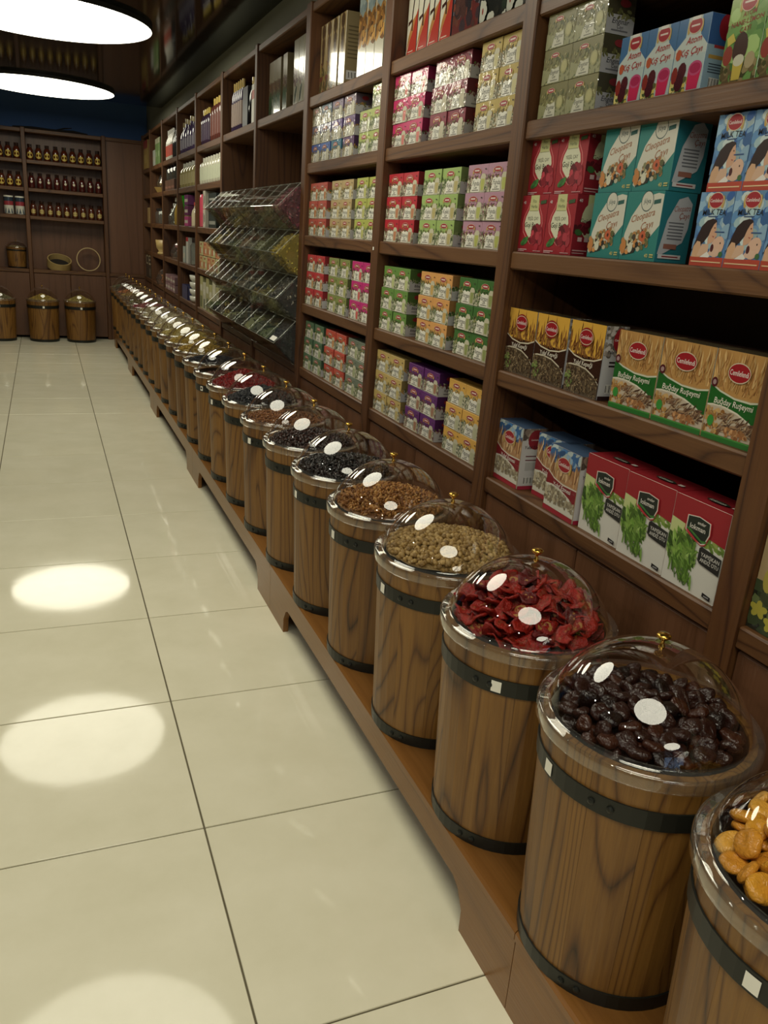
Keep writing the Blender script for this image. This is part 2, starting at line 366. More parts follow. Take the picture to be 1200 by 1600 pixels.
def hoop_mesh(z0, z1):
    r0, r1 = RB+(RT-RB)*z0/BH, RB+(RT-RB)*z1/BH
    return MB().add(lathe([(r0, z0), (r0+.0032, z0), (r1+.0032, z1), (r1, z1)], 48, True)).mesh('hoop', 'hoop_metal')
ME_ST, ME_H1, ME_H2 = stave_mesh(), hoop_mesh(.0, .030), hoop_mesh(.385, .419)
for me_ in (ME_H1, ME_H2): pass
ME_RIV = MB().add(lathe([(.0065, 0), (.006, .0025), (.003, .004), (0.0005, .0042)], 10)).mesh('rivet', 'hoop_metal')
ME_BOT = MB().add(lathe([(0.001, .012), (RB-.013, .012)], 24)).mesh('bottom', 'barrel_wood')
ME_LIN = MB().add(lathe([(0.001, BH-.075), (RT-.0165, BH-.075), (RT-.0145, BH-.004)], 32)).mesh('liner', 'barrel_inside')
DR, DC = .178, .637-PZ      # dome sphere
def dome_prof():
    p = []; n = 20; a1 = math.asin(.168/DR)
    for k in range(n+1): a = a1*(1-k/n); p.append((max(.0008, DR*math.sin(a)), DC+DR*math.cos(a)))
    return p
ME_DOME = MB().add(lathe(dome_prof(), 96)).mesh('dome', 'acrylic', True)
zr = BH+.003
ME_RIM = MB().add(lathe([(.168, DC+DR*math.cos(math.asin(.168/DR))), (.1685, zr+.008), (.172, zr+.005), (.183, zr+.006), (.1875, zr+.003), (.1890, zr-.004), (.1887, zr-.019), (.1872, zr-.022),
                          (.1856, zr-.020), (.1852, zr-.004), (.183, zr+.0005), (.170, zr), (.166, zr+.006)], 96)).mesh('lid_rim', 'acrylic_rim', True)
ME_KNOB = MB().add(lathe([(0.0005, 0), (.0055, 0), (.0055, .004), (.0035, .007), (.0035, .013), (.0075, .016), (.0125, .0205), (.0125, .023), (.009, .026), (0.0005, .0272)], 20)).mesh('knob', 'brass', True)
def sticker_mesh(w=.021, z0=.390, z1=.414):
    r = RB+(RT-RB)*.4/BH+.0042; a = w/r/2; v = []; n = 3
    for z in (z0, z1):
        for k in range(n+1): t = -a+2*a*k/n; v.append((r*math.cos(t), r*math.sin(t), z))
    f = [(k, k+1, n+2+k, n+1+k) for k in range(n)]
    for z in (z0, z1):
        for k in range(n+1): t = -a+2*a*k/n; v.append(((r-.0006)*math.cos(t), (r-.0006)*math.sin(t), z))
    return MB().add((v, f)).mesh('price_sticker', 'white_paper')
ME_STK = sticker_mesh()
def barrel(x, y, z, label, group, rz=0, stick=None, lid=True):
    t = empty('barrel', (x, y, z), rz); tag(t, label, 'barrel', group)
    for k in range(NS): obj('stave', ME_ST, t, rz=2*PI*(k+.5)/NS)
    for me in (ME_H1, ME_H2):
        hp = obj('hoop', me, t)
        zz, rr = (.015, RB+.0035) if me is ME_H1 else (.402, RB+(RT-RB)*.402/BH+.003)
        for a in (3.6, 3.78): o = obj('rivet', ME_RIV, hp, (rr*math.cos(a-rz), rr*math.sin(a-rz), zz)); o.rotation_euler = (0, PI/2, a-rz); o.rotation_euler = Vector((math.cos(a-rz), math.sin(a-rz), 0)).to_track_quat('Z', 'Y').to_euler()
    obj('bottom', ME_BOT, t); obj('liner', ME_LIN, t)
    if stick is not None: obj('price_sticker', ME_STK, t, rz=stick-rz)
    if lid:
        ld = obj('lid', ME_RIM, t); obj('dome', ME_DOME, ld); obj('knob', ME_KNOB, ld, (0, 0, DC+DR-.002))
    return t
def heap_z(r, base, h, p=2.0): return base+h*(1-min(1, r/.158)**p)
def mound(mb, base, h, p, col, n=26, rings=7, rnd=random, bump=.004):
    vs = []; f = []
    for j in range(rings+1):
        r = .160*j/rings
        for i in range(n):
            a = 2*PI*i/n; vs.append((r*math.cos(a), r*math.sin(a), heap_z(r, base, h, p)-.006+rnd.uniform(-bump, bump)*(j > 0)))
    for j in range(rings):
        for i in range(n): f.append((j*n+i, (j+1)*n+i, (j+1)*n+(i+1) % n, j*n+(i+1) % n))
    mb.add((vs, f), col)
def grains(loc, name, label, cat, pal, n, size, base=.688, h=.03, p=2.0, sub=1, squash=(1, .8, .6), mat='dried_food', seed=1, low=False):
    """a heap nobody could count: one 'stuff' object inside a barrel"""
    rnd = random.Random(seed); mb = MB(); b = base-PZ
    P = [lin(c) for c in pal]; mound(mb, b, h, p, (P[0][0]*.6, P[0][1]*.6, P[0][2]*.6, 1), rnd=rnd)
    for k in range(n):
        r = .156*math.sqrt(rnd.random()); a = rnd.uniform(0, 2*PI); s = size*rnd.uniform(.75, 1.2)
        mb.add(ico(sub), jit(rnd.choice(P), .18, rnd), M=rmat((r*math.cos(a), r*math.sin(a), heap_z(r, b, h, p)+rnd.uniform(-.006, .002)), (s*squash[0], s*squash[1], s*squash[2]), rnd))
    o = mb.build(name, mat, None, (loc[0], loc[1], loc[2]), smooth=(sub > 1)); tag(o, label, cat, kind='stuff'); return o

BY = [.918+.3865*i for i in range(-1, 25)]
def bpos(i): y = BY[i+1]; return rowx(.9155, y), y, PZ
ORD = ['nearest', 'second', 'third', 'fourth', 'fifth', 'sixth', 'seventh', 'eighth', 'ninth', 'tenth', 'eleventh', 'twelfth', 'thirteenth', 'fourteenth', 'fifteenth', 'sixteenth', 'seventeenth', 'eighteenth',
       'nineteenth', 'twentieth', 'twenty-first', 'twenty-second', 'twenty-third', 'twenty-fourth', 'twenty-fifth', 'twenty-sixth']
CONT = {-1: 'orange dried apricots', 0: 'dark brown dried apricots', 1: 'red dried tomatoes', 2: 'tan dried mulberries', 3: 'brown walnut pieces', 4: 'black raisins', 5: 'dark brown raisins', 6: 'brown seeds', 7: 'black dried berries',
        8: 'bright red flakes', 9: 'brown leaf tea', 10: 'blue-black seeds', 11: 'mustard yellow powder', 12: 'golden yellow grains'}
STK = {-1: 3.35, 0: 3.05, 1: 3.86, 2: 3.2, 3: 3.2, 4: 3.2, 6: 3.5, 8: 3.4, 9: 3.6}
for i in range(-1, 25):
    x, y, z = bpos(i); c = CONT.get(i)
    lab = (f'wooden barrel with domed lid holding {c}, {ORD[i+1]} in the row' if c else f'wooden barrel with domed lid, {ORD[i+1]} from the viewer in the long row')
    barrel(x, y, z, lab, 'barrels in the long row', rz=random.uniform(0, 6.28), stick=STK.get(i))
# heaps of small things
g = grains
def gl(i, what): return f'{what} under the dome of the {ORD[i+1]} barrel'
g(bpos(2), 'dried_mulberries', gl(2, 'tan knobbly dried mulberries'), 'dried fruit', ['a98a52', '97783f', 'b99a62', '8a6c3a'], 1500, .0066, .694, .030, 2.2, 2, (1, .95, .85), seed=2)
g(bpos(3), 'walnut_pieces', gl(3, 'brown crumbled walnut pieces'), 'nuts', ['8f5c26', 'a8743a', '734619', 'b98a4c'], 1500, .0085, .692, .040, 2.0, 1, (1, .55, .4), seed=3)
g(bpos(4), 'black_raisins', gl(4, 'glossy black raisins'), 'dried fruit', ['1a1512', '241a18', '15130f'], 1300, .0085, .69, .022, 2.0, 1, (1, .65, .55), 'dried_shiny', seed=4)
g(bpos(5), 'brown_raisins', gl(5, 'dark brown raisins'), 'dried fruit', ['2c1812', '3a2018', '20120e'], 1200, .0085, .685, .035, 1.6, 1, (1, .65, .55), 'dried_shiny', seed=5)
g(bpos(6), 'brown_seeds', gl(6, 'medium brown small seeds'), 'seeds', ['7a4a22', '8a5a2c', '5f3816'], 1400, .006, .68, .02, 2.0, 1, seed=6)
g(bpos(7), 'black_berries', gl(7, 'heaped black dried berries'), 'dried fruit', ['15161a', '1d1f22', '0f1012'], 1000, .008, .685, .06, 1.3, 1, (1, .9, .8), seed=7)
g(bpos(8), 'red_flakes', gl(8, 'bright red pepper flakes'), 'spice', ['8e1414', 'a01c18', '7a0f12'], 1400, .0045, .69, .07, 1.2, 1, (1, .9, .3), seed=8)
g(bpos(9), 'brown_tea', gl(9, 'reddish brown leaf tea, low in the barrel'), 'tea', ['5a3420', '6a4028', '44261a'], 900, .006, .655, .015, 2, 1, seed=9)
g(bpos(10), 'black_seeds', gl(10, 'blue-black fine seeds'), 'seeds', ['14151b', '1c1e26', '101014'], 1000, .005, .68, .025, 2, 1, seed=10)
far = {11: ('mustard_powder', 'mustard yellow powder', 'spice', ['b0902e', 'a88628']), 12: ('golden_grains', 'golden yellow grains', 'grain', ['b89a3c', 'a98c34']), 13: ('pale_bulgur', 'pale yellow bulgur', 'grain', ['b5a25a', 'a8964e']),
       14: ('beige_beans', 'beige dry beans', 'beans', ['b8a878', 'a89868']), 15: ('white_beans', 'off-white dry beans', 'beans', ['c8bc98', 'b8ac88']), 16: ('pale_rice', 'pale cream rice', 'grain', ['c4b894', 'b4a884']),
       17: ('oat_flakes', 'pale oat flakes', 'grain', ['b8a880', 'a89870']), 18: ('pink_sweets', 'pink and red candied pieces', 'sweets', ['a03a48', 'b85a60', '8a2c38']), 19: ('green_lentils', 'olive green lentils', 'lentils', ['7a7440', '6a6434']),
       20: ('brown_lentils', 'brown lentils', 'lentils', ['6e5432', '7c6040']), 21: ('chickpeas', 'pale chickpeas', 'beans', ['b09458', 'a08448']), 22: ('red_lentils', 'orange-red lentils', 'lentils', ['a8643a', 'b8744a']),
       23: ('tea_leaves', 'dark brown tea leaves', 'tea', ['3a2a1c', '4a3826']), 24: ('dried_thyme', 'grey-green dried thyme', 'herbs', ['6a6a4c', '7a7a5c'])}
for i, (n, w, c, pal) in far.items(): g(bpos(i), n, gl(i, w), c, pal, 420, .0075, .688, .035, 1.6, 1, seed=20+i)

# large dried fruit: every one a thing of its own
def fruit_meshes(name, n, sx, sy, sz, amp, pal, seed, mat, dent=.5, sub=3):
    out = []
    for k in range(n):
        rnd = random.Random(seed+k); v, f = ico(sub); ph = [rnd.uniform(0, 6) for _ in range(6)]; c0 = lin(rnd.choice(pal)); vv = []
        for (x, y, z) in v:
            d = 1+amp*(math.sin(3*x+ph[0])*math.sin(2.5*y+ph[1])+.5*math.sin(6*y+ph[2]+2*z)+.4*math.sin(7*x+5*z+ph[3]))
            q = math.exp(-((x-.2)**2+y*y)/.18)*dent*max(0, z)
            vv.append((x*d*sx, y*d*sy, (z*d-q)*sz))
        mb = MB(); mb.v = vv; mb.f = f; mb.m = [0]*len(f); mb.usec = True
        for t in f:
            zc = sum(v[i][2] for i in t)/3; mb.c.append(jit(c0, .06, rnd))
        out.append(mb.mesh(name, mat, True))
    return out
def fruit_heap(i, name, meshes, label, cat, group, n, base, h, p, dmin, tilt, layers, seed, zoff=0):
    rnd = random.Random(seed); bx, by, bz = bpos(i); pts = []
    for l in range(layers):
        tries = 0; cur = []
        while tries < 4000 and len(pts)+len(cur) < n*(l+1)//layers:
            tries += 1; r = .140*math.sqrt(rnd.random()); a = rnd.uniform(0, 2*PI); q = (r*math.cos(a), r*math.sin(a))
            if all((q[0]-u[0])**2+(q[1]-u[1])**2 > dmin*dmin for u in cur): cur.append(q)
        for q in cur:
            r = math.hypot(*q); z = heap_z(r, base, h, p)-.018*(layers-1-l)+zoff; pts.append((*q, z))
    for (x, y, z) in pts:
        obj0 = obj(name, rnd.choice(meshes), None, (bx+x, by+y, z), rot=(rnd.gauss(0, tilt), rnd.gauss(0, tilt), rnd.uniform(0, 6.28)), scale=[rnd.uniform(.85, 1.12)]*3)
        tag(obj0, label, cat, group)
ap = fruit_meshes('dried_apricot', 5, .0225, .0195, .0095, .055, ['d8a03e', 'cf922e', 'e0ac50', 'c8882c'], 50, 'dried_shiny', .6)
fruit_heap(-1, 'dried_apricot', ap, 'orange dried apricot in the barrel at the bottom right corner', 'dried fruit', 'orange dried apricots', 110, .683, .045, 1.8, .026, .5, 2, 61)
dk = fruit_meshes('dark_apricot', 6, .0195, .017, .0105, .09, ['22110d', '2c1610', '1b0e0b', '3a1c10'], 70, 'dried_shiny', .5)
fruit_heap(0, 'dark_apricot', dk, 'dark brown dried apricot in the barrel beside the orange ones', 'dried fruit', 'dark dried apricots', 150, .682, .030, 2.0, .024, .5, 2, 62)
def tomato_meshes():
    out = []
    for k in range(6):
        rnd = random.Random(300+k); n = 16; rings = 4; mb = MB(); ph = rnd.uniform(0, 6); red = lin(rnd.choice(['720a07', '860f09', '5c0607', '96190b'])); pale = lin(rnd.choice(['a8783c', '9c5c34', '8a3420'])); L = []
        for top in (1, 0):
            for j in range(rings+1):
                for i in range(n):
                    a = 2*PI*i/n; R = 1+.14*math.sin(2*a+ph)+.09*math.sin(5*a+2*ph)+.05*math.sin(9*a)
                    r = R*j/rings; cup = .0075*(j/rings)**2*math.sin(a*2+ph)+.004*math.sin(3*a+ph)*(j/rings)+.0016*math.sin(5*a+3*j)
                    L.append((.027*r*math.cos(a), .0205*r*math.sin(a), cup+(.0022 if top else -.0012)*(1-(j == rings)*.6)+(.0025*(j/rings)**6 if top else 0)))
        q = (rings+1)*n
        for s in (0, 1):
            for j in range(rings):
                for i in range(n):
                    i2 = (i+1) % n; t = (s*q+j*n+i, s*q+(j+1)*n+i, s*q+(j+1)*n+i2, s*q+j*n+i2); mb.f.append(t if s == 0 else t[::-1])
                    c = red if (j == rings-1 or s == 1) else (pale if rnd.random() < (.42 if k % 2 else .12) else red)
                    mb.c.append(jit(c, .2, rnd)); mb.m.append(0)
        for i in range(n): i2 = (i+1) % n; mb.f.append((rings*n+i, q+rings*n+i, q+rings*n+i2, rings*n+i2)); mb.c.append(red); mb.m.append(0)
        mb.v = L; mb.usec = True; out.append(mb.mesh('dried_tomato', 'dried_food', True))
    return out
fruit_heap(1, 'dried_tomato', tomato_meshes(), 'red dried tomato half with pale seedy flesh in the red barrel', 'dried tomato', 'red dried tomatoes', 165, .690, .075, 1.1, .026, .36, 3, 63, zoff=.004)

# ------------------------------------------------------------------ printed cartons
class Print:
    """flat print on a carton face: ink shapes in metres, u to the right, v up"""
    def __init__(s, w, h, d): s.w, s.h, s.d, s.mb, s.k = w, h, d, MB(), 0
    def P(s, face, u, v, k):
        e = .0002+6e-6*k
        if face == 'front': return (-s.d/2-e, s.w/2-u, v)
        if face == 'near': return (-s.d/2+u, -s.w/2-e, v)
        return (-s.d/2+v, s.w/2-u, s.h+e)
    def dim(s, face): return {'front': (s.w, s.h), 'near': (s.d, s.h), 'top': (s.w, s.d)}[face]
    def poly(s, face, pts, col, new=True):
        s.k += 6 if new else 1
        W_, H_ = s.dim(face); q = [(min(max(a, 0), 1)*W_, min(max(b, 0), 1)*H_) for a, b in pts]
        s.mb.poly([s.P(face, a, b, s.k) for a, b in q][::1 if face != 'x' else -1], tone(lin(col) if not isinstance(col, tuple) or len(col) == 3 else col))
    def rect(s, face, u0, v0, u1, v1, col): s.poly(face, [(u0, v0), (u1, v0), (u1, v1), (u0, v1)], col)
    def ell(s, face, cu, cv, ru, rv, col, n=20, a0=0, rot=0, new=True):
        W_, H_ = s.dim(face); asp = W_/H_; pts = []
        for i in range(n):
            a = 2*PI*i/n+a0; x, y = ru*math.cos(a), rv*math.sin(a)/asp
            xr, yr = x*math.cos(rot)-y*math.sin(rot), x*math.sin(rot)+y*math.cos(rot); pts.append((cu+xr, cv+yr*asp))
        s.poly(face, pts, col, new)
    def text(s, face, t, cu, cv, capv, col, maxu=.9, shear=0, slope=0, arc=0):
        """centred line of lettering; capv = cap height in face heights"""
        s.k += 8; v, f, wd = glyphs(t); W_, H_ = s.dim(face); sc = capv*H_/.7; w = wd*sc; sx = sc*min(1, maxu*W_/w); w = wd*sx
        c = tone(lin(col)); i0 = len(s.mb.v)
        for a, b in v:
            x = a*sx-w/2+b*sc*shear; y = b*sc-capv*H_/2+x*slope-arc*H_*((x/(w/2))**2)
            s.mb.v.append(s.P(face, min(max(cu*W_+x, 0), W_), min(max(cv*H_+y, 0), H_), s.k))
        for t_ in f: s.mb.f.append(tuple(i0+i for i in t_)); s.mb.c.append(c); s.mb.m.append(0)
        s.mb.usec = True
    def stalks(s, face, u0, u1, v0, v1, n, pal, rnd, lean=.25, wd=.02):
        s.k += 1
        for _ in range(n):
            u = rnd.uniform(u0, u1); l = rnd.uniform(.35, 1)*(v1-v0); vb = rnd.uniform(v0, v0+(v1-v0)*.3); t = rnd.gauss(0, lean)*l; w = rnd.uniform(.5, 1)*wd
            uu = min(max(u+t, u0), u1); s.poly(face, [(u-w, vb), (u+w*.2, vb), (uu+w, vb+l*.75), (uu+.2*w, vb+l), (uu-w*.6, vb+l*.7)], jit(lin(rnd.choice(pal)), .25, rnd), False)
    def bits(s, face, fn, n, size, pal, rnd, asp=.5, sides=6, lean=None):
        s.k += 1; m = 0
        while m < n:
            u, v = rnd.random(), rnd.random()
            if not fn(u, v): continue
            m += 1; q = rnd.uniform(.6, 1.3)*size; s.ell(face, u, v, q, q*asp, jit(lin(rnd.choice(pal)), .25, rnd), sides, 0, rnd.uniform(0, PI) if lean is None else rnd.gauss(lean, .5), False)
            if m % 25 == 0: s.k += 1
    def emblem(s, face, cu, cv, ru, laurel=True, txt=True):
        W_, H_ = s.dim(face); rv = ru*.5
        if laurel:
            for sg in (-1, 1): s.ell(face, cu+sg*ru*1.0, cv-ru*.15*W_/H_, ru*.22, ru*.45, (196, 160, 70), 8)
        s.ell(face, cu, cv, ru*1.06, rv*1.12, (220, 200, 170), 22); s.ell(face, cu, cv, ru, rv, (168, 22, 36), 22)
        if txt: s.text(face, 'Cemilefendi', cu, cv, ru*.36*W_/H_, (240, 232, 226), ru*1.75)
        else: s.rect(face, cu-ru*.65, cv-ru*.09*W_/H_, cu+ru*.65, cv+ru*.09*W_/H_, (226, 206, 196))
    def barcode(s, face, u0, v0, u1, v1):
        s.rect(face, u0, v0, u1, v1, (228, 226, 220)); n = 11; s.k += 1
        for i in range(n): a = u0+(u1-u0)*(i+.2)/n; s.poly(face, [(a, v0+.01), (a+(u1-u0)*(.25+.4*(i % 3 == 0))/n, v0+.01), (a+(u1-u0)*(.25+.4*(i % 3 == 0))/n, v1-.01), (a, v1-.01)], (30, 28, 28), False)
def tone(c):
    g_ = .3*c[0]+.59*c[1]+.11*c[2]; return tuple((g_+(v-g_)*.90)*.84 for v in c[:3])+(1,)
def carton_mesh(w, h, d, front, side, top, mat):
    v, f = cbox(d, w, h, .0009); mb = MB(); mb.v = [(x, y, z+h/2) for x, y, z in v]; mb.f = list(f); mb.m = [0]*len(f); mb.usec = True
    from mathutils.geometry import normal
    for t in f:
        n = normal(*[Vector(v[i]) for i in t[:4]]); c = Vector([sum(v[i][k] for i in t)/len(t) for k in range(3)]); n = n if n.dot(c) > 0 else -n
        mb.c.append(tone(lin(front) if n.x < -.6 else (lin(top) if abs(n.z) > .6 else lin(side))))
    return mb.mesh('carton', mat)
def design(w, h, d, front, side, top, mat, fn, seed=0):
    """returns (carton mesh, print mesh) shared by alike boxes"""
    p = Print(w, h, d); fn(p, random.Random(seed)); return carton_mesh(w, h, d, front, side, top, mat), p.mb.mesh('printed_design', mat)
def place(ds, name, x, y, z, label, cat='box', group=None, rz=0, d=None):
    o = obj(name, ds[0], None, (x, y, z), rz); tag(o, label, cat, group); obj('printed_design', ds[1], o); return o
DK = (46, 40, 34)
def tea(col, word, herb, glass, side=None):
    def fn(p, R):
        W_, H_ = p.w, p.h; cream = (214, 208, 180)
        p.poly('front', [(0, 0), (1, 0), (1, .46), (.9, .52), (.8, .44), (.7, .56), (.6, .46), (.5, .42), (.38, .5), (.28, .44), (.18, .56), (.08, .48), (0, .5)], cream)
        p.bits('front', lambda u, v: u < .27 and v < .62 and v > .02, 60, .05, herb+['2c3c20'], R, .35)
        p.bits('front', lambda u, v: .1 < u < .95 and .44 < v < .60, 40, .04, herb+['c8b060', '4a3a28'], R, .5)
        p.poly('front', [(.70, .04), (.86, .04), (.90, .3), (.93, .55), (.86, .66), (.72, .66), (.66, .54), (.67, .3)], (206, 200, 170)); p.poly('front', [(.72, .07), (.84, .07), (.87, .28), (.88, .48), (.70, .48), (.69, .28)], glass)
        p.bits('front', lambda u, v: u > .9 and v < .5, 20, .04, herb+['2c3c20'], R, .4)
        p.poly('front', [(.20, .03), (.66, .02), (.63, .26), (.67, .47), (.55, .52), (.46, .47), (.36, .53), (.27, .47), (.25, .26)], (240, 237, 222))
        p.text('front', word, .45, .34, .17, (34, 40, 30), .37, .2, -.03); p.text('front', 'Çayı', .44, .19, .11, (34, 40, 30), .2, .2); p.rect('front', .28, .07, .60, .1, (110, 106, 90))
        p.emblem('front', .46, .78, .18, True, False); p.rect('front', .85, .8, .92, .84, (70, 60, 50))
        p.rect('near', 0, 0, 1, .46, (196, 194, 192)); p.bits('near', lambda u, v: .4 < v < .56, 24, .07, herb+['b8a890'], R, .5); p.text('near', word, .55, .28, .12, (50, 50, 60), .7, .2); p.rect('near', .25, .1, .85, .14, (120, 118, 120)); p.ell('near', .55, .78, .2, .1, (150, 30, 40), 14)
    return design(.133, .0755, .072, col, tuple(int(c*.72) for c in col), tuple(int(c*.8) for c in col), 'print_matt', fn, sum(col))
def teaf(col, word, herb, glass):
    a, b_ = tea(col, word, herb, glass); a, b_ = a.copy(), b_.copy()
    for m_ in (a, b_): m_.materials.clear(); m_.materials.append(MATS['print_film'])
    return a, b_
G1, G2, G3 = ['5f7a3a', '43602c', '7c8c50'], ['8a3a4a', '6a2a3a', '5f7a3a'], ['b98a3c', '7a7040', '5c6a3a']
TH = .0765; FX = 1.168+.036
BN = {3: 'middle tea bay', 4: 'bay by the acrylic bins'}; LN = ['lowest', 'second-lowest', 'middle', 'second-highest']
STACKS = [  # bay, level, colour word, colour, far y, near y, word, herbs, glass, film
 (3, 0, 'khaki', (206, 176, 96), 2.905, 2.640, 'Kantaron', G3, (200, 180, 110), 0), (3, 0, 'purple', (104, 36, 118), 2.594, 2.349, 'Karanfil', G2, (170, 120, 90), 0), (3, 0, 'golden yellow', (232, 176, 62), 2.282, 2.048, 'Papatya', ['6c8050', 'd8d2a8', '4a6450'], (190, 190, 150), 0),
 (3, 1, 'leaf green', (106, 150, 62), 2.899, 2.653, 'Biberiye', G1, (190, 200, 130), 0), (3, 1, 'orange', (230, 164, 82), 2.565, 2.323, 'Rezene', G1, (210, 170, 90), 0), (3, 1, 'dark green', (64, 116, 46), 2.275, 2.045, 'Isırgan', G1, (150, 160, 90), 0),
 (3, 2, 'crimson red', (196, 32, 50), 2.905, 2.643, 'Kuşburnu', G2, (196, 130, 90), 0), (3, 2, 'lime green', (160, 190, 100), 2.597, 2.337, 'Kekik', G1, (190, 176, 110), 0), (3, 2, 'mauve', (190, 142, 164), 2.285, 2.045, 'Funda', G2, (186, 190, 90), 0),
 (3, 3, 'magenta', (214, 40, 110), 2.905, 2.640, 'Hibisküs', G2, (220, 120, 110), 1), (3, 3, 'maroon', (142, 38, 62), 2.582, 2.339, 'Vişne', G2, (200, 190, 160), 1), (3, 3, 'gold', (196, 170, 78), 2.275, 2.045, 'Zencefil', G3, (210, 200, 140), 1),
 (4, 0, 'forest green', (88, 122, 88), 3.88, 3.585, 'Nane', G1, (170, 190, 130), 0), (4, 0, 'orange-red', (214, 78, 54), 3.555, 3.266, 'Portakal', G1, (220, 150, 80), 0), (4, 0, 'grey-green', (120, 132, 112), 3.250, 2.985, 'Adaçayı', G1, (170, 180, 130), 0),
 (4, 1, 'tomato red', (206, 52, 58), 3.88, 3.625, 'Elma', G2, (210, 150, 90), 0), (4, 1, 'olive green', (140, 150, 76), 3.545, 3.284, 'Yeşil', G1, (180, 180, 100), 0), (4, 1, 'hot pink', (206, 32, 124), 3.243, 2.985, 'Nar', G2, (220, 90, 90), 0),
 (4, 2, 'coral', (200, 86, 70), 3.88, 3.625, 'Tarçın', G3, (200, 120, 60), 0), (4, 2, 'beige', (192, 166, 112), 3.56, 3.280, 'Havlican', G3, (210, 190, 130), 0), (4, 2, 'yellow-green', (180, 186, 78), 3.243, 2.985, 'Melisa', G1, (190, 190, 100), 0)]
for b_, l, cn, col, yf, yn, word, herb, glass, film in STACKS:
    ds = (teaf if film else tea)(col, word, herb, glass); w = (yf-yn)/2
    for r in range(3):
        for c in range(2):
            y = yf-w*(c+.5); sq = min(1, (w-.001)/.1335)
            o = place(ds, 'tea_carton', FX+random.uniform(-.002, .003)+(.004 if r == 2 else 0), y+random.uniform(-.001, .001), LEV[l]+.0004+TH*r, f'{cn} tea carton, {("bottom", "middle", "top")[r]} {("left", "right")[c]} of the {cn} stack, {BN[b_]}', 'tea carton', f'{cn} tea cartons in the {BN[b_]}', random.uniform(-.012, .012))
            o.scale = (1, sq, 1)
# mixed foil-wrapped cartons on the second-highest shelf beside the bins
MIX = [[('blue', (60, 96, 178)), ('cobalt', (70, 110, 190)), ('teal-blue', (50, 120, 150)), ('aubergine', (100, 60, 110))], [('slate', (112, 112, 140)), ('lilac', (130, 124, 160)), ('violet', (118, 92, 160)), ('plum', (120, 90, 140))], [('taupe', (140, 130, 110)), ('sky', (130, 150, 170)), ('heather', (150, 130, 160)), ('dusty purple', (150, 130, 150))]]
YM = [3.88, 3.745, 3.595, 3.44, 3.265]
for r in range(3):
    for c in range(4):
        cn, col = MIX[r][c]; ds = teaf(col, 'Çay', G3, (210, 204, 180)); w = YM[c]-YM[c+1]
        o = place(ds, 'tea_carton', FX, YM[c]-.0665-.004, LEV[3]+.0004+TH*r, f'{cn} film-wrapped tea carton, {("bottom", "middle", "top")[r]} row, number {c+1} from the acrylic bins, mixed stack', 'tea carton', 'mixed film-wrapped tea cartons')
        if w < .138: o.scale = (1, (w-.003)/.1335, 1)
dl = teaf((176, 190, 84), 'Ihlamur', G1, (190, 200, 150))
for r in range(3):
    for c in range(2):
        if r == 2 and c == 0: continue
        o = place(dl, 'tea_carton', FX, 3.245-.128*(c+.5), LEV[3]+.0004+TH*r, f'pale lime film-wrapped tea carton, {("bottom", "middle", "lone top")[r]} {("left", "right")[c]}, next to the violet stack', 'tea carton', 'lime film-wrapped tea cartons'); o.scale = (1, .95, 1)
# artichoke tea on the upper shelf of the nearest bay
def art(p, R):
    p.poly('front', [(0, 0), (1, 0), (1, .3), (.6, .5), (.3, .36), (0, .46)], (150, 150, 100)); p.bits('front', lambda u, v: v < .75, 90, .05, ['6a6a38', '8a8a50', '55602c', 'a8a468'], R, .6)
    p.ell('front', .78, .42, .12, .2, (164, 160, 96), 18); p.ell('front', .78, .42, .085, .15, (182, 176, 112), 16)
    p.poly('front', [(.22, .03), (.66, .02), (.64, .28), (.6, .46), (.46, .4), (.34, .44), (.28, .26)], (206, 204, 180)); p.text('front', 'Enginar', .46, .32, .12, (60, 66, 48), .3, .2); p.text('front', 'Çayı', .45, .19, .08, (60, 66, 48), .14); p.rect('front', .33, .07, .58, .1, (120, 120, 100)); p.emblem('front', .42, .8, .13, True, False)
    p.rect('near', 0, 0, 1, .5, (178, 178, 180)); p.bits('near', lambda u, v: .42 < v < .62, 20, .08, ['6a6a38', '8a8a50'], R); p.text('near', 'Enginar', .5, .34, .14, (46, 48, 56), .8, .2); p.text('near', 'Çayı', .5, .2, .09, (46, 48, 56), .35, .2); p.rect('near', .2, .08, .8, .12, (110, 110, 114)); p.ell('near', .6, .8, .2, .1, (140, 40, 46), 14)
da = design(.118, .0765, .074, (122, 116, 58), (70, 66, 44), (110, 108, 60), 'print_film', art, 5)
for r in range(3):
    for c in range(2): place(da, 'tea_carton', FX, 1.930-.119*(c+.5), LEV[3]+.0004+.0772*r, f'olive artichoke tea carton in film, {("bottom", "middle", "top")[r]} {("left", "right")[c]} of its stack, nearest bay', 'tea carton', 'artichoke tea cartons')

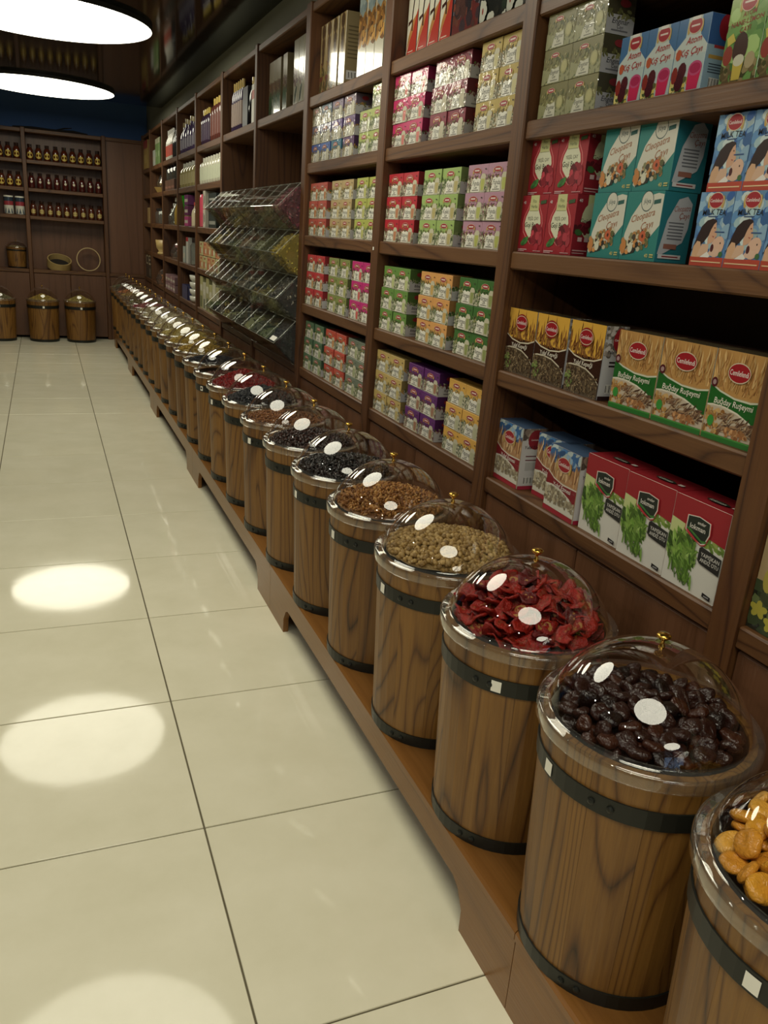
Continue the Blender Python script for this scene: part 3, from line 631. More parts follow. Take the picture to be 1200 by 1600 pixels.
# ---- large boxes of the nearest bay
def yulaf_k(p, R):
    p.rect('front', 0, .55, 1, 1, (232, 176, 44)); p.stalks('front', 0, 1, .5, .93, 46, ['7a4a1c', '8f5a22', '5c3614', 'a06a2c'], R, .12, .02); p.bits('front', lambda u, v: .52 < v < .7, 80, .04, ['8a5524', '6f421a', 'a9743a'], R, .25, 5, 1.5)
    p.poly('front', [(0, .36), (0, .60), (.2, .535), (.5, .50), (.8, .52), (1, .57), (1, .3)], (222, 212, 186)); p.poly('front', [(0, .36), (0, .582), (.2, .515), (.5, .48), (.8, .50), (1, .55), (1, .3)], (58, 32, 22))
    p.poly('front', [(0, 0), (1, 0), (1, .22), (.85, .31), (.6, .385), (.35, .41), (.12, .405), (0, .385)], (214, 204, 180)); p.poly('front', [(0, 0), (1, 0), (1, .2), (.85, .29), (.6, .365), (.35, .39), (.12, .385), (0, .365)], (92, 76, 58))
    p.bits('front', lambda u, v: v < .37-.16*max(0, u-.4) and v > .02, 260, .035, ['7a6448', '56422e', '9a8464', '463426', '8a7454'], R, .3); p.bits('front', lambda u, v: (u-.13)**2+(v-.18)**2 < .012, 26, .04, ['8a9a52', '6c8040'], R, .4)
    p.text('front', 'Yulaf Kepeği', .5, .445, .062, (238, 230, 214), .58, .12); p.ell('front', .5, .80, .2, .13, (150, 20, 30), 20); p.emblem('front', .5, .80, .19, False)
    p.rect('near', 0, 0, 1, 1, (186, 186, 190)); p.bits('near', lambda u, v: v > .6, 120, .1, ['7a7068', '9a8e84', '5c524a', 'b8b0aa'], R, .4); p.rect('near', 0, 0, 1, .06, (46, 28, 30)); p.barcode('near', .3, .1, .85, .22)
    p.text('near', 'Yulaf Kepeği', .55, .66, .05, (40, 32, 30), .8, .1); p.rect('near', .3, .51, .95, .53, (40, 32, 30)); p.rect('near', .3, .46, .95, .48, (40, 32, 30)); p.ell('near', .65, .82, .3, .16, (150, 24, 34), 16); p.text('near', 'Cemilefendi', .65, .82, .028, (235, 225, 220), .5)
dyk = design(.137, .170, .060, (60, 36, 26), (180, 180, 186), (96, 84, 60), 'print_gloss', yulaf_k, 11)
for k, (y, rz) in enumerate(((1.884, 0), (1.741, .02), (1.592, -.02))): place(dyk, 'oat_bran_box', 1.168+.03+.002, y, LEV[1]+.0004, f'brown and yellow oat bran box, {("left", "middle", "right")[k]} of the three', 'food box', 'oat bran boxes', rz)
def bugday(p, R):
    p.rect('front', 0, .52, 1, 1, (196, 146, 76)); p.stalks('front', 0, 1, .54, .98, 110, ['c89a54', 'a8743a', 'd8b070', '8f5f2c', 'be8844'], R, .3, .02)
    p.poly('front', [(0, .3), (0, .62), (.2, .56), (.5, .51), (.8, .505), (1, .535), (1, .24)], (212, 214, 190)); p.poly('front', [(0, .3), (0, .60), (.2, .54), (.5, .49), (.8, .485), (1, .515), (1, .24)], (30, 104, 38))
    p.poly('front', [(0, .07), (1, .07), (1, .2), (.85, .29), (.6, .36), (.35, .395), (.12, .4), (0, .385)], (226, 220, 200)); p.poly('front', [(0, .07), (1, .07), (1, .18), (.85, .27), (.6, .34), (.35, .375), (.12, .38), (0, .365)], (198, 182, 160))
    p.bits('front', lambda u, v: .08 < v < .36 and u < .34, 70, .035, ['a8763a', 'c0924e', '8a5c28', 'd0a868'], R, .65); p.bits('front', lambda u, v: .12 < v < .33-.12*max(0, u-.5) and u > .28, 110, .07, ['7a5a44', '9a7a5c', 'b89c78', '5f4434'], R, .14, 5, .45); p.bits('front', lambda u, v: .08 < v < .17 and .45 < u < .85, 40, .04, ['b07a48', 'c89460', '9a6236'], R, .5)
    p.rect('front', 0, 0, 1, .07, (36, 120, 44)); p.rect('front', 0, .055, 1, .07, (70, 150, 60)); p.ell('front', .13, .21, .062, .062, (52, 150, 56), 16); p.ell('front', .07, .635, .06, .055, (90, 30, 40), 14); p.ell('front', .07, .635, .035, .03, (170, 140, 140), 10)
    p.text('front', 'Buğday Ruşeymi', .5, .445, .066, (240, 238, 220), .74, .12); p.emblem('front', .5, .78, .2, False)
    p.rect('near', 0, 0, 1, 1, (190, 188, 176)); p.rect('near', 0, .52, 1, 1, (170, 140, 90)); p.rect('near', 0, 0, 1, .07, (36, 120, 44))
dbr = design(.138, .170, .062, (200, 160, 100), (190, 188, 176), (120, 104, 76), 'print_gloss', bugday, 12)
for k, y in enumerate((1.400, 1.256, 1.117)): o = place(dbr, 'wheat_germ_box', 1.168+.031+(-.004, 0, .001)[k], y, LEV[1]+.0004, f'green and golden wheat germ box, {("left", "middle", "right")[k]} of the three', 'food box', 'wheat germ boxes', (.05, 0, 0)[k]); o.scale = (1, (.96, 1.05, .93)[k], 1)
def yulaf_e(p, R):
    p.rect('front', 0, .78, 1, 1, (52, 104, 160)); p.bits('front', lambda u, v: v > .72, 40, .12, ['3a78b4', '88aac4', 'b8c8c8', '2c5c94'], R, .35, 8, .4); p.rect('front', 0, .5, 1, .74, (190, 140, 92)); p.stalks('front', 0, 1, .5, .86, 70, ['c89a64', 'b07c48', 'd8b484', '96643a'], R, .2, .03)
    p.poly('front', [(0, .28), (0, .62), (.25, .53), (.55, .49), (1, .50), (1, .2)], (224, 216, 196)); p.poly('front', [(0, .28), (0, .60), (.25, .51), (.55, .47), (1, .48), (1, .2)], (140, 24, 36))
    p.poly('front', [(0, .07), (1, .07), (1, .24), (.8, .33), (.5, .40), (.2, .42), (0, .40)], (226, 222, 204)); p.bits('front', lambda u, v: .16 < v < .37-.14*max(0, u-.4), 190, .045, ['a89a7c', 'bcb090', '8a7c62', '9a8c70', 'cac0a0'], R, .55)
    p.rect('front', 0, 0, 1, .07, (172, 28, 48)); p.text('front', 'Yulaf Ezmesi', .54, .435, .066, (240, 232, 222), .68, .12, -.02); p.emblem('front', .52, .77, .2, True)
    p.rect('near', 0, .06, 1, 1, (208, 206, 204)); p.bits('near', lambda u, v: v > .84, 70, .1, ['8a7868', 'a89884', '5f5248'], R, .5); p.rect('near', 0, 0, 1, .06, (172, 28, 60)); p.ell('near', .55, .82, .32, .16, (150, 24, 40), 16); p.text('near', 'Cemilefendi', .55, .82, .026, (235, 225, 220), .5)
    p.text('near', 'Yulaf Ezmesi', .5, .70, .05, (46, 30, 34), .8, .12); p.rect('near', .2, .545, .8, .56, (110, 24, 40)); p.rect('near', .2, .48, .8, .495, (110, 24, 40)); p.rect('near', .22, .32, .78, .45, (186, 184, 180)); p.barcode('near', .22, .09, .72, .21)
dye = design(.138, .172, .075, (200, 176, 140), (208, 206, 204), (70, 96, 130), 'print_matt', yulaf_e, 13)
place(dye, 'oatmeal_box', 1.178+.0375, 1.888, LEV[0]+.0004, 'red, white and blue oatmeal box at the left end of the lowest shelf, side showing', 'food box', 'oatmeal boxes', -.03)
place(dye, 'oatmeal_box', 1.205+.0375, 1.715, LEV[0]+.0004, 'red, white and blue oatmeal box pushed back, half hidden between two others', 'food box', 'oatmeal boxes', .02)
place(dye, 'oatmeal_box', 1.165+.0375, 1.600, LEV[0]+.0004, 'red, white and blue oatmeal box standing forward next to the herb boxes', 'food box', 'oatmeal boxes', -.04)
def lokman(p, R):
    p.poly('front', [(0, 0), (1, 0), (1, .62), (0, .74)], (228, 226, 214)); p.poly('front', [(0, .5), (.35, .56), (.35, .74), (0, .76)], (206, 216, 140)); p.bits('front', lambda u, v: .56 < v < .68 and u > .62, 26, .07, ['8aa838', 'a8bc58', '6c8c2c'], R, .3, 6, 2.6)
    p.poly('front', [(0, 1), (1, 1), (1, .63), (.5, .68), (0, .735)], (164, 20, 34))
    p.bits('front', lambda u, v: (u-.27)**2/.07+(v-.42)**2/.028 < 1, 260, .10, ['6c9a2c', '86b040', '52781e', '9cc05c', '3c601c'], R, .2, 6, 2.0); p.bits('front', lambda u, v: .1 < u < .6 and .1 < v < .3 and abs(u-.2-(.32-v)*.9) < .2, 60, .10, ['466c1c', '5f8a28', '7aa63c'], R, .14, 5, 2.1)
    sh = lambda s, dx=0, dy=0: [(.5+dx+s*a, .72+dy+s*b) for a, b in ((-.2, .10), (0, .125), (.2, .10), (.215, -.02), (.16, -.13), (.1, -.15), (-.05, -.115), (-.2, -.06))]
    p.poly('front', sh(1.12), (190, 30, 40)); p.poly('front', sh(1.05), (224, 218, 204)); p.poly('front', sh(.97), (34, 44, 36))
    p.poly('front', [(.31, .68), (.4, .655), (.52, .615), (.62, .585), (.69, .60), (.69, .625), (.6, .61), (.5, .645), (.4, .68), (.32, .70)], (60, 130, 50)); p.poly('front', [(.31, .675), (.4, .64), (.5, .60), (.6, .575), (.5, .585), (.38, .62), (.31, .655)], (200, 40, 46))
    p.text('front', 'ender', .555, .785, .035, (236, 232, 220), .22, .2); p.text('front', 'lokman', .50, .725, .055, (240, 236, 224), .36)
    p.poly('front', [(.60, .40), (.64, .37), (1, .33), (1, .515), (.64, .555), (.60, .53)], (40, 42, 40)); p.text('front', 'YAPIŞKAN', .81, .475, .042, (226, 224, 214), .33, 0, -.03); p.text('front', 'ANDIZ OTU', .81, .415, .042, (226, 224, 214), .33, 0, -.03)
    p.poly('front', [(.8, .045), (.95, .03), (.95, .075), (.8, .09)], (36, 34, 36)); p.rect('front', .83, .05, .92, .066, (150, 150, 150))
    p.rect('near', 0, 0, 1, .66, (206, 204, 196)); p.ell('top', .55, .35, .2, .1, (40, 54, 40), 16); p.text('top', 'lokman', .55, .35, .12, (214, 210, 196), .3); p.rect('top', .8, .3, .9, .42, (220, 214, 204))
dlk = design(.149, .187, .085, (228, 226, 214), (166, 22, 38), (158, 20, 34), 'print_matt', lokman, 14)
for k, (y, x, rz) in enumerate(((1.443, 1.170, .0), (1.288, 1.166, .015), (1.134, 1.164, 0))): place(dlk, 'herb_box', x+.0425, y, LEV[0]+.0004, f'red and white herb box with green leaves, {("left", "middle", "right")[k]} of the three', 'food box', 'red and white herb boxes', rz)
def goji(p, R):
    sh = lambda s: [(.5+s*a, .56+s*b) for a, b in ((-.17, .27), (.17, .27), (.2, .2), (.3, .08), (.34, -.04), (.3, -.17), (.16, -.28), (0, -.36), (-.16, -.28), (-.3, -.17), (-.34, -.04), (-.3, .08), (-.2, .2))]
    p.poly('front', sh(1.15), (224, 120, 120)); p.poly('front', sh(1.08), (178, 22, 40)); p.poly('front', sh(.92), (222, 222, 190)); p.poly('front', [(.32, .73), (.68, .73), (.66, 1), (.34, 1)], (206, 206, 140)); p.rect('front', .33, .725, .67, .735, (150, 150, 110))
    p.text('front', 'Fito', .5, .90, .06, (110, 120, 80), .2); p.text('front', 'Herba', .5, .81, .06, (110, 120, 80), .28); p.text('front', 'YEŞİL ÇAY', .5, .60, .055, (110, 110, 90), .42); p.text('front', 'Goji Berry', .5, .49, .085, (44, 56, 38), .7, .08)
    p.bits('front', lambda u, v: (u-.7)**2+((v-.27)*1.1)**2 < .04, 60, .075, ['8c1426', 'a81c30', '6c0e1c', 'c03444'], R, .8, 8); p.bits('front', lambda u, v: (u-.28)**2+(v-.17)**2 < .006, 8, .09, ['3c7a34', '2c5c28'], R, .5, 7, .4)
    p.text('front', '40', .12, .88, .055, (230, 214, 214), .14); p.poly('front', [(.74, .84), (.95, .86), (.95, .92), (.74, .9)], (60, 90, 50)); p.rect('front', .05, .045, .4, .06, (220, 180, 180)); p.rect('front', .05, .02, .3, .033, (220, 180, 180)); p.rect('front', .65, .03, .95, .042, (210, 160, 160))
    p.rect('near', .42, .74, .9, 1, (190, 190, 130)); p.ell('near', .6, .58, .36, .3, (190, 190, 150), 16); p.text('near', 'Goji Berry', .58, .58, .07, (44, 56, 38), .75, .08); p.bits('near', lambda u, v: .38 < v < .54, 26, .1, ['7a1022', '5c0c18', '3c6a30'], R, .8)
    for k in range(3): p.rect('near', .2+.25*k, .24, .36+.25*k, .31, (206, 170, 170))
    p.rect('near', .05, .08, .6, .1, (200, 150, 150)); p.rect('near', .05, .04, .5, .055, (200, 150, 150)); p.text('near', '40', .14, .9, .05, (226, 210, 210), .2)
dgj = design(.1215, .139, .075, (166, 18, 36), (140, 16, 34), (150, 18, 34), 'print_matt', goji, 15)
for r in range(2):
    for c in range(2): place(dgj, 'goji_tea_box', 1.168+.0375+.01*r, 1.893-.1235*c, LEV[2]+.0004+.1395*r, f'red goji berry green tea box, {("lower", "upper")[r]} {("left", "right")[c]} of four', 'tea box', 'red goji tea boxes')
def teal(p, R):
    p.poly('front', [(.02, .1), (.1, .06), (.3, .1), (.55, .2), (.78, .34), (1, .52), (1, .95), (.85, .97), (.6, .93), (.4, .84), (.2, .64), (.08, .4)], (214, 212, 196)); p.poly('front', [(.02, .14), (.1, .06), (.34, .1), (.56, .2), (.75, .33), (.6, .24), (.35, .14), (.12, .1)], (20, 70, 66))
    p.ell('front', .58, .86, .165, .15, (60, 84, 84), 22); p.ell('front', .58, .86, .15, .135, (214, 212, 196), 22); p.text('front', 'jüya', .58, .865, .07, (60, 84, 84), .26, .1); p.poly('front', [(.76, .81), (.94, .83), (.94, .89), (.76, .87)], (40, 96, 90))
    p.text('front', 'Cleopatra', .52, .655, .10, (170, 110, 70), .62, .15, .22); p.text('front', 'Çayı', .66, .52, .11, (170, 110, 70), .34, .15, .22)
    p.bits('front', lambda u, v: .12 < v < .42 and .05 < u < .75 and v < .3+.28*u and v > .1+.25*max(0, u-.3), 90, .055, ['4a4030', 'b07a3c', '6a6a3c', '30302a', 'd8d0b0', 'c8853c', '8a8a60'], R, .7, 7); p.ell('front', .60, .36, .085, .08, (206, 96, 50), 12); p.ell('front', .60, .36, .03, .03, (90, 40, 24), 8); p.ell('front', .3, .19, .07, .08, (216, 214, 190), 10); p.ell('front', .1, .2, .075, .11, (204, 130, 56), 10)
    p.text('front', '40', .78, .085, .055, (214, 200, 110), .16); p.rect('front', .87, .09, .97, .11, (200, 190, 110)); p.rect('front', .87, .06, .97, .075, (200, 190, 110))
    p.poly('near', [(.05, .12), (.2, .12), (.75, .3), (.86, .5), (.88, .85), (.7, .95), (.45, .9), (.2, .6)], (182, 184, 190)); p.text('near', 'Cleopatra', .6, .78, .08, (150, 80, 60), .5, .1, .1); p.text('near', 'Çayı', .68, .68, .08, (150, 80, 60), .3, .1, .1)
    for k in range(6): p.rect('near', .25+.02*(k % 2), .56-.045*k, .72, .58-.045*k, (110, 112, 120))
    p.rect('near', .2, .2, .6, .27, (150, 96, 80)); p.rect('near', .08, .06, .78, .12, (206, 206, 206)); p.rect('near', .2, .08, .7, .1, (150, 60, 60))
dtl = design(.1165, .1385, .085, (30, 132, 126), (26, 116, 128), (28, 110, 110), 'print_matt', teal, 16)
for r in range(2):
    for c in range(2): place(dtl, 'slimming_tea_box', 1.168+.0425+.006*r, 1.583-.1185*c-.03*r*0, LEV[2]+.0004+.139*r, f'teal and white herbal tea box, {("lower", "upper")[r]} {("left", "right")[c]} of four', 'tea box', 'teal herbal tea boxes')
def milk(p, R):
    p.bits('front', lambda u, v: v > .1, 60, .16, ['3a70b0', '88aeca', '6a96c0', 'b0c8d0', '5488ba', '2c5ca0'], R, .5, 9, .3); p.bits('front', lambda u, v: .3 < v < .95 and u > .2, 14, .12, ['c0d0d0', 'a0c0c8'], R, .5, 9)
    p.rect('front', 0, 0, 1, .125, (190, 66, 40))
    p.poly('front', [(.02, .22), (.12, .42), (.2, .54), (.34, .62), (.5, .645), (.6, .63), (.63, .6), (.56, .56), (.5, .5), (.46, .42), (.36, .34), (.24, .28), (.1, .16)], (46, 24, 22))
    p.poly('front', [(.44, .38), (.5, .5), (.56, .57), (.62, .6), (.64, .54), (.66, .47), (.7, .42), (.66, .39), (.64, .35), (.55, .31), (.46, .3)], (214, 164, 130)); p.poly('front', [(.03, .12), (.05, .26), (.14, .34), (.24, .33), (.3, .22), (.3, .12)], (214, 168, 128)); p.poly('front', [(.2, .14), (.3, .3), (.5, .3), (.52, .2), (.4, .13)], (216, 176, 146))
    p.ell('front', .76, .27, .18, .15, (222, 180, 154), 18, rot=-.5); p.poly('front', [(.5, .16), (.66, .14), (.86, .17), (.8, .24), (.6, .24)], (222, 184, 160)); p.ell('front', .62, .25, .05, .055, (80, 22, 24), 10); p.ell('front', .60, .52, .02, .01, (90, 50, 40), 8); p.ell('front', .84, .32, .018, .014, (60, 40, 40), 8); p.poly('front', [(.56, .415), (.63, .405), (.6, .39)], (176, 70, 70))
    p.poly('front', [(.3, .12), (.5, .2), (.6, .14), (.56, .12)], (232, 228, 222)); p.ell('front', .9, .17, .06, .04, (60, 110, 60), 9)
    p.text('front', 'MILK TEA', .5, .735, .075, (30, 32, 40), .86, .05, 0, .012); p.rect('front', .34, .665, .62, .68, (50, 80, 130)); p.rect('front', .62, .46, .9, .475, (40, 80, 140)); p.rect('front', .05, .05, .95, .066, (236, 200, 150)); p.emblem('front', .5, .885, .2, True)
    p.rect('near', 0, 0, 1, 1, (90, 130, 170))
dmk = design(.0865, .1325, .07, (80, 130, 184), (90, 130, 170), (70, 110, 160), 'print_matt', milk, 17)
for r in range(2):
    for c in range(3): place(dmk, 'milk_tea_box', 1.168+.035+.004*r, 1.258-.0885*c-(.006*r), LEV[2]+.0004+.133*r, f'blue milk tea box with mother and baby picture, {("lower", "upper")[r]} row, {("left", "middle", "right")[c]}', 'tea box', 'blue milk tea boxes')
def atom(p, R):
    p.rect('front', 0, .45, 1, 1, (60, 110, 160)); p.poly('front', [(0, .45), (1, .45), (1, .6), (.75, .75), (.72, 1), (.3, 1), (.28, .75), (0, .6)], (196, 206, 200)); p.rect('front', 0, 0, 1, .5, (178, 196, 196))
    p.bits('front', lambda u, v: v < .2 and u < .62, 40, .07, ['c8b048', '4a5a2c', 'd8c870', '6a6a3c'], R, .7, 7); p.ell('front', .33, .3, .14, .12, (84, 24, 34), 10); p.ell('front', .28, .16, .15, .13, (74, 20, 32), 10); p.ell('front', .1, .26, .1, .12, (140, 40, 30), 9)
    p.poly('front', [(.56, .03), (.9, .03), (.96, .32), (.54, .30)], (206, 24, 84)); p.ell('front', .75, .31, .21, .1, (196, 70, 120), 16); p.ell('front', .75, .31, .17, .07, (176, 30, 84), 14)
    p.text('front', 'Atom', .56, .70, .095, (176, 34, 40), .5, .25, .05); p.text('front', 'Kış Çayı', .52, .55, .095, (176, 34, 40), .72, .25, .05); p.ell('front', .14, .53, .09, .08, (190, 84, 40), 7); p.emblem('front', .55, .88, .2, True, False); p.rect('front', .42, .955, .68, 1, (224, 222, 214))
    p.rect('near', 0, 0, 1, .6, (140, 170, 190)); p.ell('near', .6, .84, .28, .17, (150, 26, 40), 16); p.rect('near', .25, .56, .9, .6, (170, 50, 50)); p.rect('near', .1, .42, .8, .47, (176, 140, 60)); p.barcode('near', .25, .04, .65, .18)
    for k in range(4): p.rect('near', .15, .24+.035*k, .8, .255+.035*k, (70, 84, 100))
dat = design(.0865, .1305, .065, (80, 130, 170), (50, 90, 150), (120, 150, 170), 'print_gloss', atom, 18)
for k in range(3): place(dat, 'winter_tea_box', 1.168+.0325, 1.580-.0885*k, LEV[3]+.0004, f'pale blue winter tea box with red lettering, {("left", "middle", "right")[k]} of the three', 'tea box', 'winter tea boxes')
def atomg(p, R):
    p.rect('front', 0, .7, 1, 1, (150, 180, 90)); p.bits('front', lambda u, v: .1 < v, 40, .18, ['6a9a48', '8ab45c', '4f8038', 'a0c070'], R, .6, 9); p.bits('front', lambda u, v: v < .2, 40, .09, ['4a4a28', '8a7a50', '6a5a38'], R, .6)
    p.text('front', 'ATOM', .55, .80, .055, (150, 40, 34), .4, .05, .08); p.text('front', 'NANE-LİMON', .52, .71, .06, (150, 40, 34), .86, .05, .08); p.text('front', 'ÇAYI', .5, .62, .06, (150, 40, 34), .32, .05, .08)
    p.ell('front', .46, .40, .2, .19, (74, 50, 42), 14); p.ell('front', .14, .34, .13, .12, (150, 60, 46), 12); p.poly('front', [(.36, .03), (.58, .03), (.62, .26), (.33, .26)], (200, 176, 60)); p.ell('front', .475, .26, .15, .07, (206, 204, 180), 14); p.poly('front', [(.1, .45), (.3, .5), (.2, .6), (.05, .55)], (206, 190, 70)); p.ell('front', .78, .24, .14, .1, (176, 160, 120), 9); p.emblem('front', .5, .93, .2, True, False)
    p.rect('near', 0, 0, 1, 1, (70, 110, 60))
dag = design(.0865, .1365, .065, (110, 156, 76), (70, 110, 60), (120, 150, 80), 'print_gloss', atomg, 19)
for k in range(2): place(dag, 'mint_tea_box', 1.168+.0325-.004, 1.2645-.0885*k, LEV[3]+.0004, f'green mint and lemon tea box, {("left", "right")[k]} one beside the winter tea', 'tea box', 'mint lemon tea boxes')
def oil(p, R):
    p.rect('front', 0, 0, 1, .36, (40, 46, 36)); p.bits('front', lambda u, v: v < .36, 70, .1, ['34462c', '4a5a38', '2a3226', '6a7a48'], R, .5)
    for cx, cy in ((.12, .17), (.34, .1), (.55, .22), (.8, .14)):
        for k in range(5): a = 2*PI*k/5+.3; p.ell('front', cx+.07*math.cos(a), cy+.035*math.sin(a), .06, .028, (196, 186, 50), 8, 0, a)
    p.ell('front', .17, .42, .075, .1, (190, 176, 60), 14); p.text('front', 'Kantaron', .3, .64, .03, (70, 54, 34), .5); p.text('front', 'YAĞI', .25, .585, .045, (60, 46, 30), .4)
dol = design(.16, .24, .07, (190, 164, 116), (176, 150, 106), (180, 156, 110), 'print_gloss', oil, 20)
place(dol, 'oil_box', 1.167+.035, .898, LEV[0]+.0004, 'tan oil box with yellow flowers at the right edge of the picture', 'box')

# ---- tall boxes on the top shelf
def tallred(p, R):
    p.poly('front', [(0, 0), (1, 0), (1, .5), (.75, .42), (.6, .3), (.3, .2), (0, .05)], (190, 52, 34)); p.poly('front', [(0, .1), (.3, .2), (.6, .3), (.9, .46), (.5, .4), (.2, .26)], (190, 130, 60)); p.poly('front', [(.45, .3), (.55, .3), (.5, .45), (.6, .6), (.55, .8), (.45, .8), (.5, .6), (.4, .45)], (50, 34, 40)); p.poly('front', [(.1, .36), (.5, .4), (.5, .43), (.1, .4)], (70, 40, 30)); p.poly('front', [(.05, .62), (.4, .68), (.3, .85), (.5, .75), (.6, .9), (.3, .95), (.1, .8)], (190, 70, 40))
    p.rect('front', .2, .06, .8, .075, (230, 200, 180)); p.rect('front', .2, .09, .7, .1, (230, 200, 180)); p.rect('near', 0, 0, 1, 1, (90, 90, 104))
dtr = design(.083, .30, .05, (226, 222, 200), (216, 212, 190), (200, 196, 180), 'print_gloss', tallred, 21)
for k in range(4): place(dtr, 'tall_box', 1.20+.025, 2.862-.0875*k, LEV[4]+.0004, f'tall white box with red flame pattern, {ORD[k] if k else "first"} from the left on the top shelf', 'box', 'white and red tall boxes')
def tallgrey(p, R):
    p.poly('front', [(0, 0), (1, 0), (1, .25), (.6, .35), (.3, .2), (0, .15)], (110, 44, 40)); p.bits('front', lambda u, v: v < .4, 30, .1, ['5a3a34', '7a4030', '403034'], R, .6); p.poly('front', [(.55, .2), (.7, .25), (.7, 1), (.6, 1)], (50, 44, 48)); p.poly('front', [(.2, .5), (.6, .42), (.6, .46), (.22, .55)], (50, 44, 48))
dtg = design(.17, .30, .06, (112, 114, 124), (100, 100, 110), (100, 100, 110), 'print_gloss', tallgrey, 22)
place(dtg, 'tall_box', 1.20+.03, 2.462, LEV[4]+.0004, 'grey tall box with dark branch print on the top shelf', 'box')
def tallflow(p, R):
    p.bits('front', lambda u, v: True, 60, .08, ['203020', '2a2a22', '1a2418'], R, .6)
    for k in range(12):
        cx, cy = R.random(), R.random()
        for j in range(5): a = 2*PI*j/5+k; p.ell('front', cx+.08*math.cos(a), cy+.05*math.sin(a), .09, .05, (206, 206, 190), 8, 0, a)
        p.ell('front', cx, cy, .03, .03, (90, 140, 60) if k % 2 else (150, 50, 40), 8)
dtf = design(.15, .30, .06, (26, 28, 24), (30, 30, 28), (30, 30, 28), 'print_gloss', tallflow, 23)
for k in range(2): place(dtf, 'tall_box', 1.20+.03, 2.288-.155*k, LEV[4]+.0004, f'black tall box with white blossoms, {("left", "right")[k]} one on the top shelf', 'box', 'blossom boxes')
def tallgold(p, R):
    for k, v in enumerate((.9, .72, .62, .52)): p.ell('front', .5, v, .3-.04*k, .1, (96, 70, 40), 10)
    p.bits('front', lambda u, v: v < .4, 26, .14, ['8a6a2c', '5a5424', '8a3a24', 'a08a3c'], R, .7)
    p.rect('near', .1, .12, .9, .24, (206, 204, 200)); p.barcode('near', .2, .13, .8, .23)
    for k in range(9): p.rect('near', .12, .4+.05*k, .88, .415+.05*k, (110, 96, 66))
dgd = design(.078, .285, .085, (186, 160, 104), (150, 132, 92), (170, 150, 100), 'print_gloss', tallgold, 24)
for k, y in enumerate((3.845, 3.765, 3.685, 3.585)): place(dgd, 'tall_box', 1.195+.0425, y, LEV[4]+.0004, f'tall tan box with dark ovals, {("first", "second", "third", "fourth")[k]} from the acrylic bins', 'box', 'tan tall boxes')
def tallleaf(p, R):
    p.rect('front', 0, 0, 1, .4, (206, 200, 176)); p.bits('front', lambda u, v: .35 < v < .75, 40, .13, ['b07a30', '8a5c28', 'c89440', '6a4a26'], R, .6); p.bits('front', lambda u, v: v > .7, 30, .15, ['6a8088', '9aa8a4', '7a8a8c'], R, .4)
dlf = design(.088, .335, .06, (160, 140, 96), (206, 200, 176), (200, 190, 160), 'print_gloss', tallleaf, 25)
for k in range(3): place(dlf, 'tall_box', 1.19+.03, 3.330-.093*k, LEV[4]+.0004, f'tall glossy box with autumn leaves, {("left", "middle", "right")[k]} of three on the top shelf', 'box', 'autumn leaf tall boxes')
def talleaf2(p, R):
    p.bits('front', lambda u, v: v < .42, 50, .16, ['2c5c34', '3c6c3c', '20482a'], R, .4); p.bits('front', lambda u, v: .4 < v < .6, 24, .12, ['6a4a2c', '7a5a38'], R, .5); p.rect('near', .2, .15, .8, .3, (90, 76, 56))
dg2 = design(.078, .275, .1, (176, 166, 140), (112, 100, 72), (150, 140, 110), 'print_gloss', talleaf2, 26)
for k, y in enumerate((4.77, 4.69, 4.61, 4.485)): place(dg2, 'tall_box', 1.195+.05, y, LEV[4]+.0004, f'tall box with dark green leaf base, {("first", "second", "third", "fourth")[k]} from the left above the nearer bins', 'box', 'green leaf tall boxes')
def talltri(p, R):
    p.poly('front', [(0, 0), (1, 0), (.95, .1), (.6, .36), (.4, .36), (.05, .1)], (196, 192, 170)); p.poly('front', [(.2, .06), (.5, .1), (.8, .3), (.6, .33), (.3, .2)], (40, 70, 50)); p.bits('front', lambda u, v: .36 < v < .6, 16, .12, ['8a5a50', '6a3a3a'], R, .6)
dt3 = design(.082, .30, .06, (170, 164, 140), (190, 184, 160), (170, 160, 130), 'print_gloss', talltri, 27)
for k in range(3): place(dt3, 'tall_box', 1.19+.03, 4.262-.088*k, LEV[4]+.0004, f'tall silver box with green leaf emblem, {("left", "middle", "right")[k]} of three above the nearer bins', 'box', 'silver tall boxes')

# ------------------------------------------------------------------ bottles, jars and other small wares in the far bays
BOT = {}
def bottle(name, x, y, z, h, r, body, cap, label, group, cat='bottle', lab=None, mat='print_gloss', neck=.35, caph=.14):
    k = (name, h, r, body, cap, lab, mat, neck, caph)
    if k not in BOT:
        b = MB().add(lathe([(0.001, 0), (r*.9, 0), (r, .006), (r, h*(1-neck-.12)), (r*.85, h*(1-neck)), (r*.36, h*(1-neck*.6)), (r*.34, h*(1-caph*.3))], 14), lin(body)).mesh(name, mat, True)
        c = MB().add(lathe([(r*.42, h*(1-caph)), (r*.42, h), (0.001, h)], 12), lin(cap)).mesh('cap', 'print_gloss')
        l = MB().add(lathe([(r*1.015, h*.12), (r*1.015, h*(1-neck-.16))], 14), lin(lab)).mesh('label', 'print_matt', True) if lab else None
        BOT[k] = (b, c, l)
    b, c, l = BOT[k]; o = obj(name, b, None, (x, y, z)); tag(o, label, cat, group); obj('cap', c, o)
    if l: obj('label', l, o)
    return o
def pbox(name, x, y, z, w, h, d, col, label, cat='box', group=None, side=None, deco=None, mat='print_matt'):
    def fn(p, R):
        for q in (deco or [(.1, .3, .9, .6, (210, 200, 180))]): p.rect('front', *q)
    key = (w, h, d, col, side, str(deco), mat)
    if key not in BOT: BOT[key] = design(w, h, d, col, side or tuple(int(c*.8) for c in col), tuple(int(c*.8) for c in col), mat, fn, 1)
    return place(BOT[key], name, x, y, z, label, cat, group)
Z = [l+.0004 for l in LEV]; PX = XS+.05
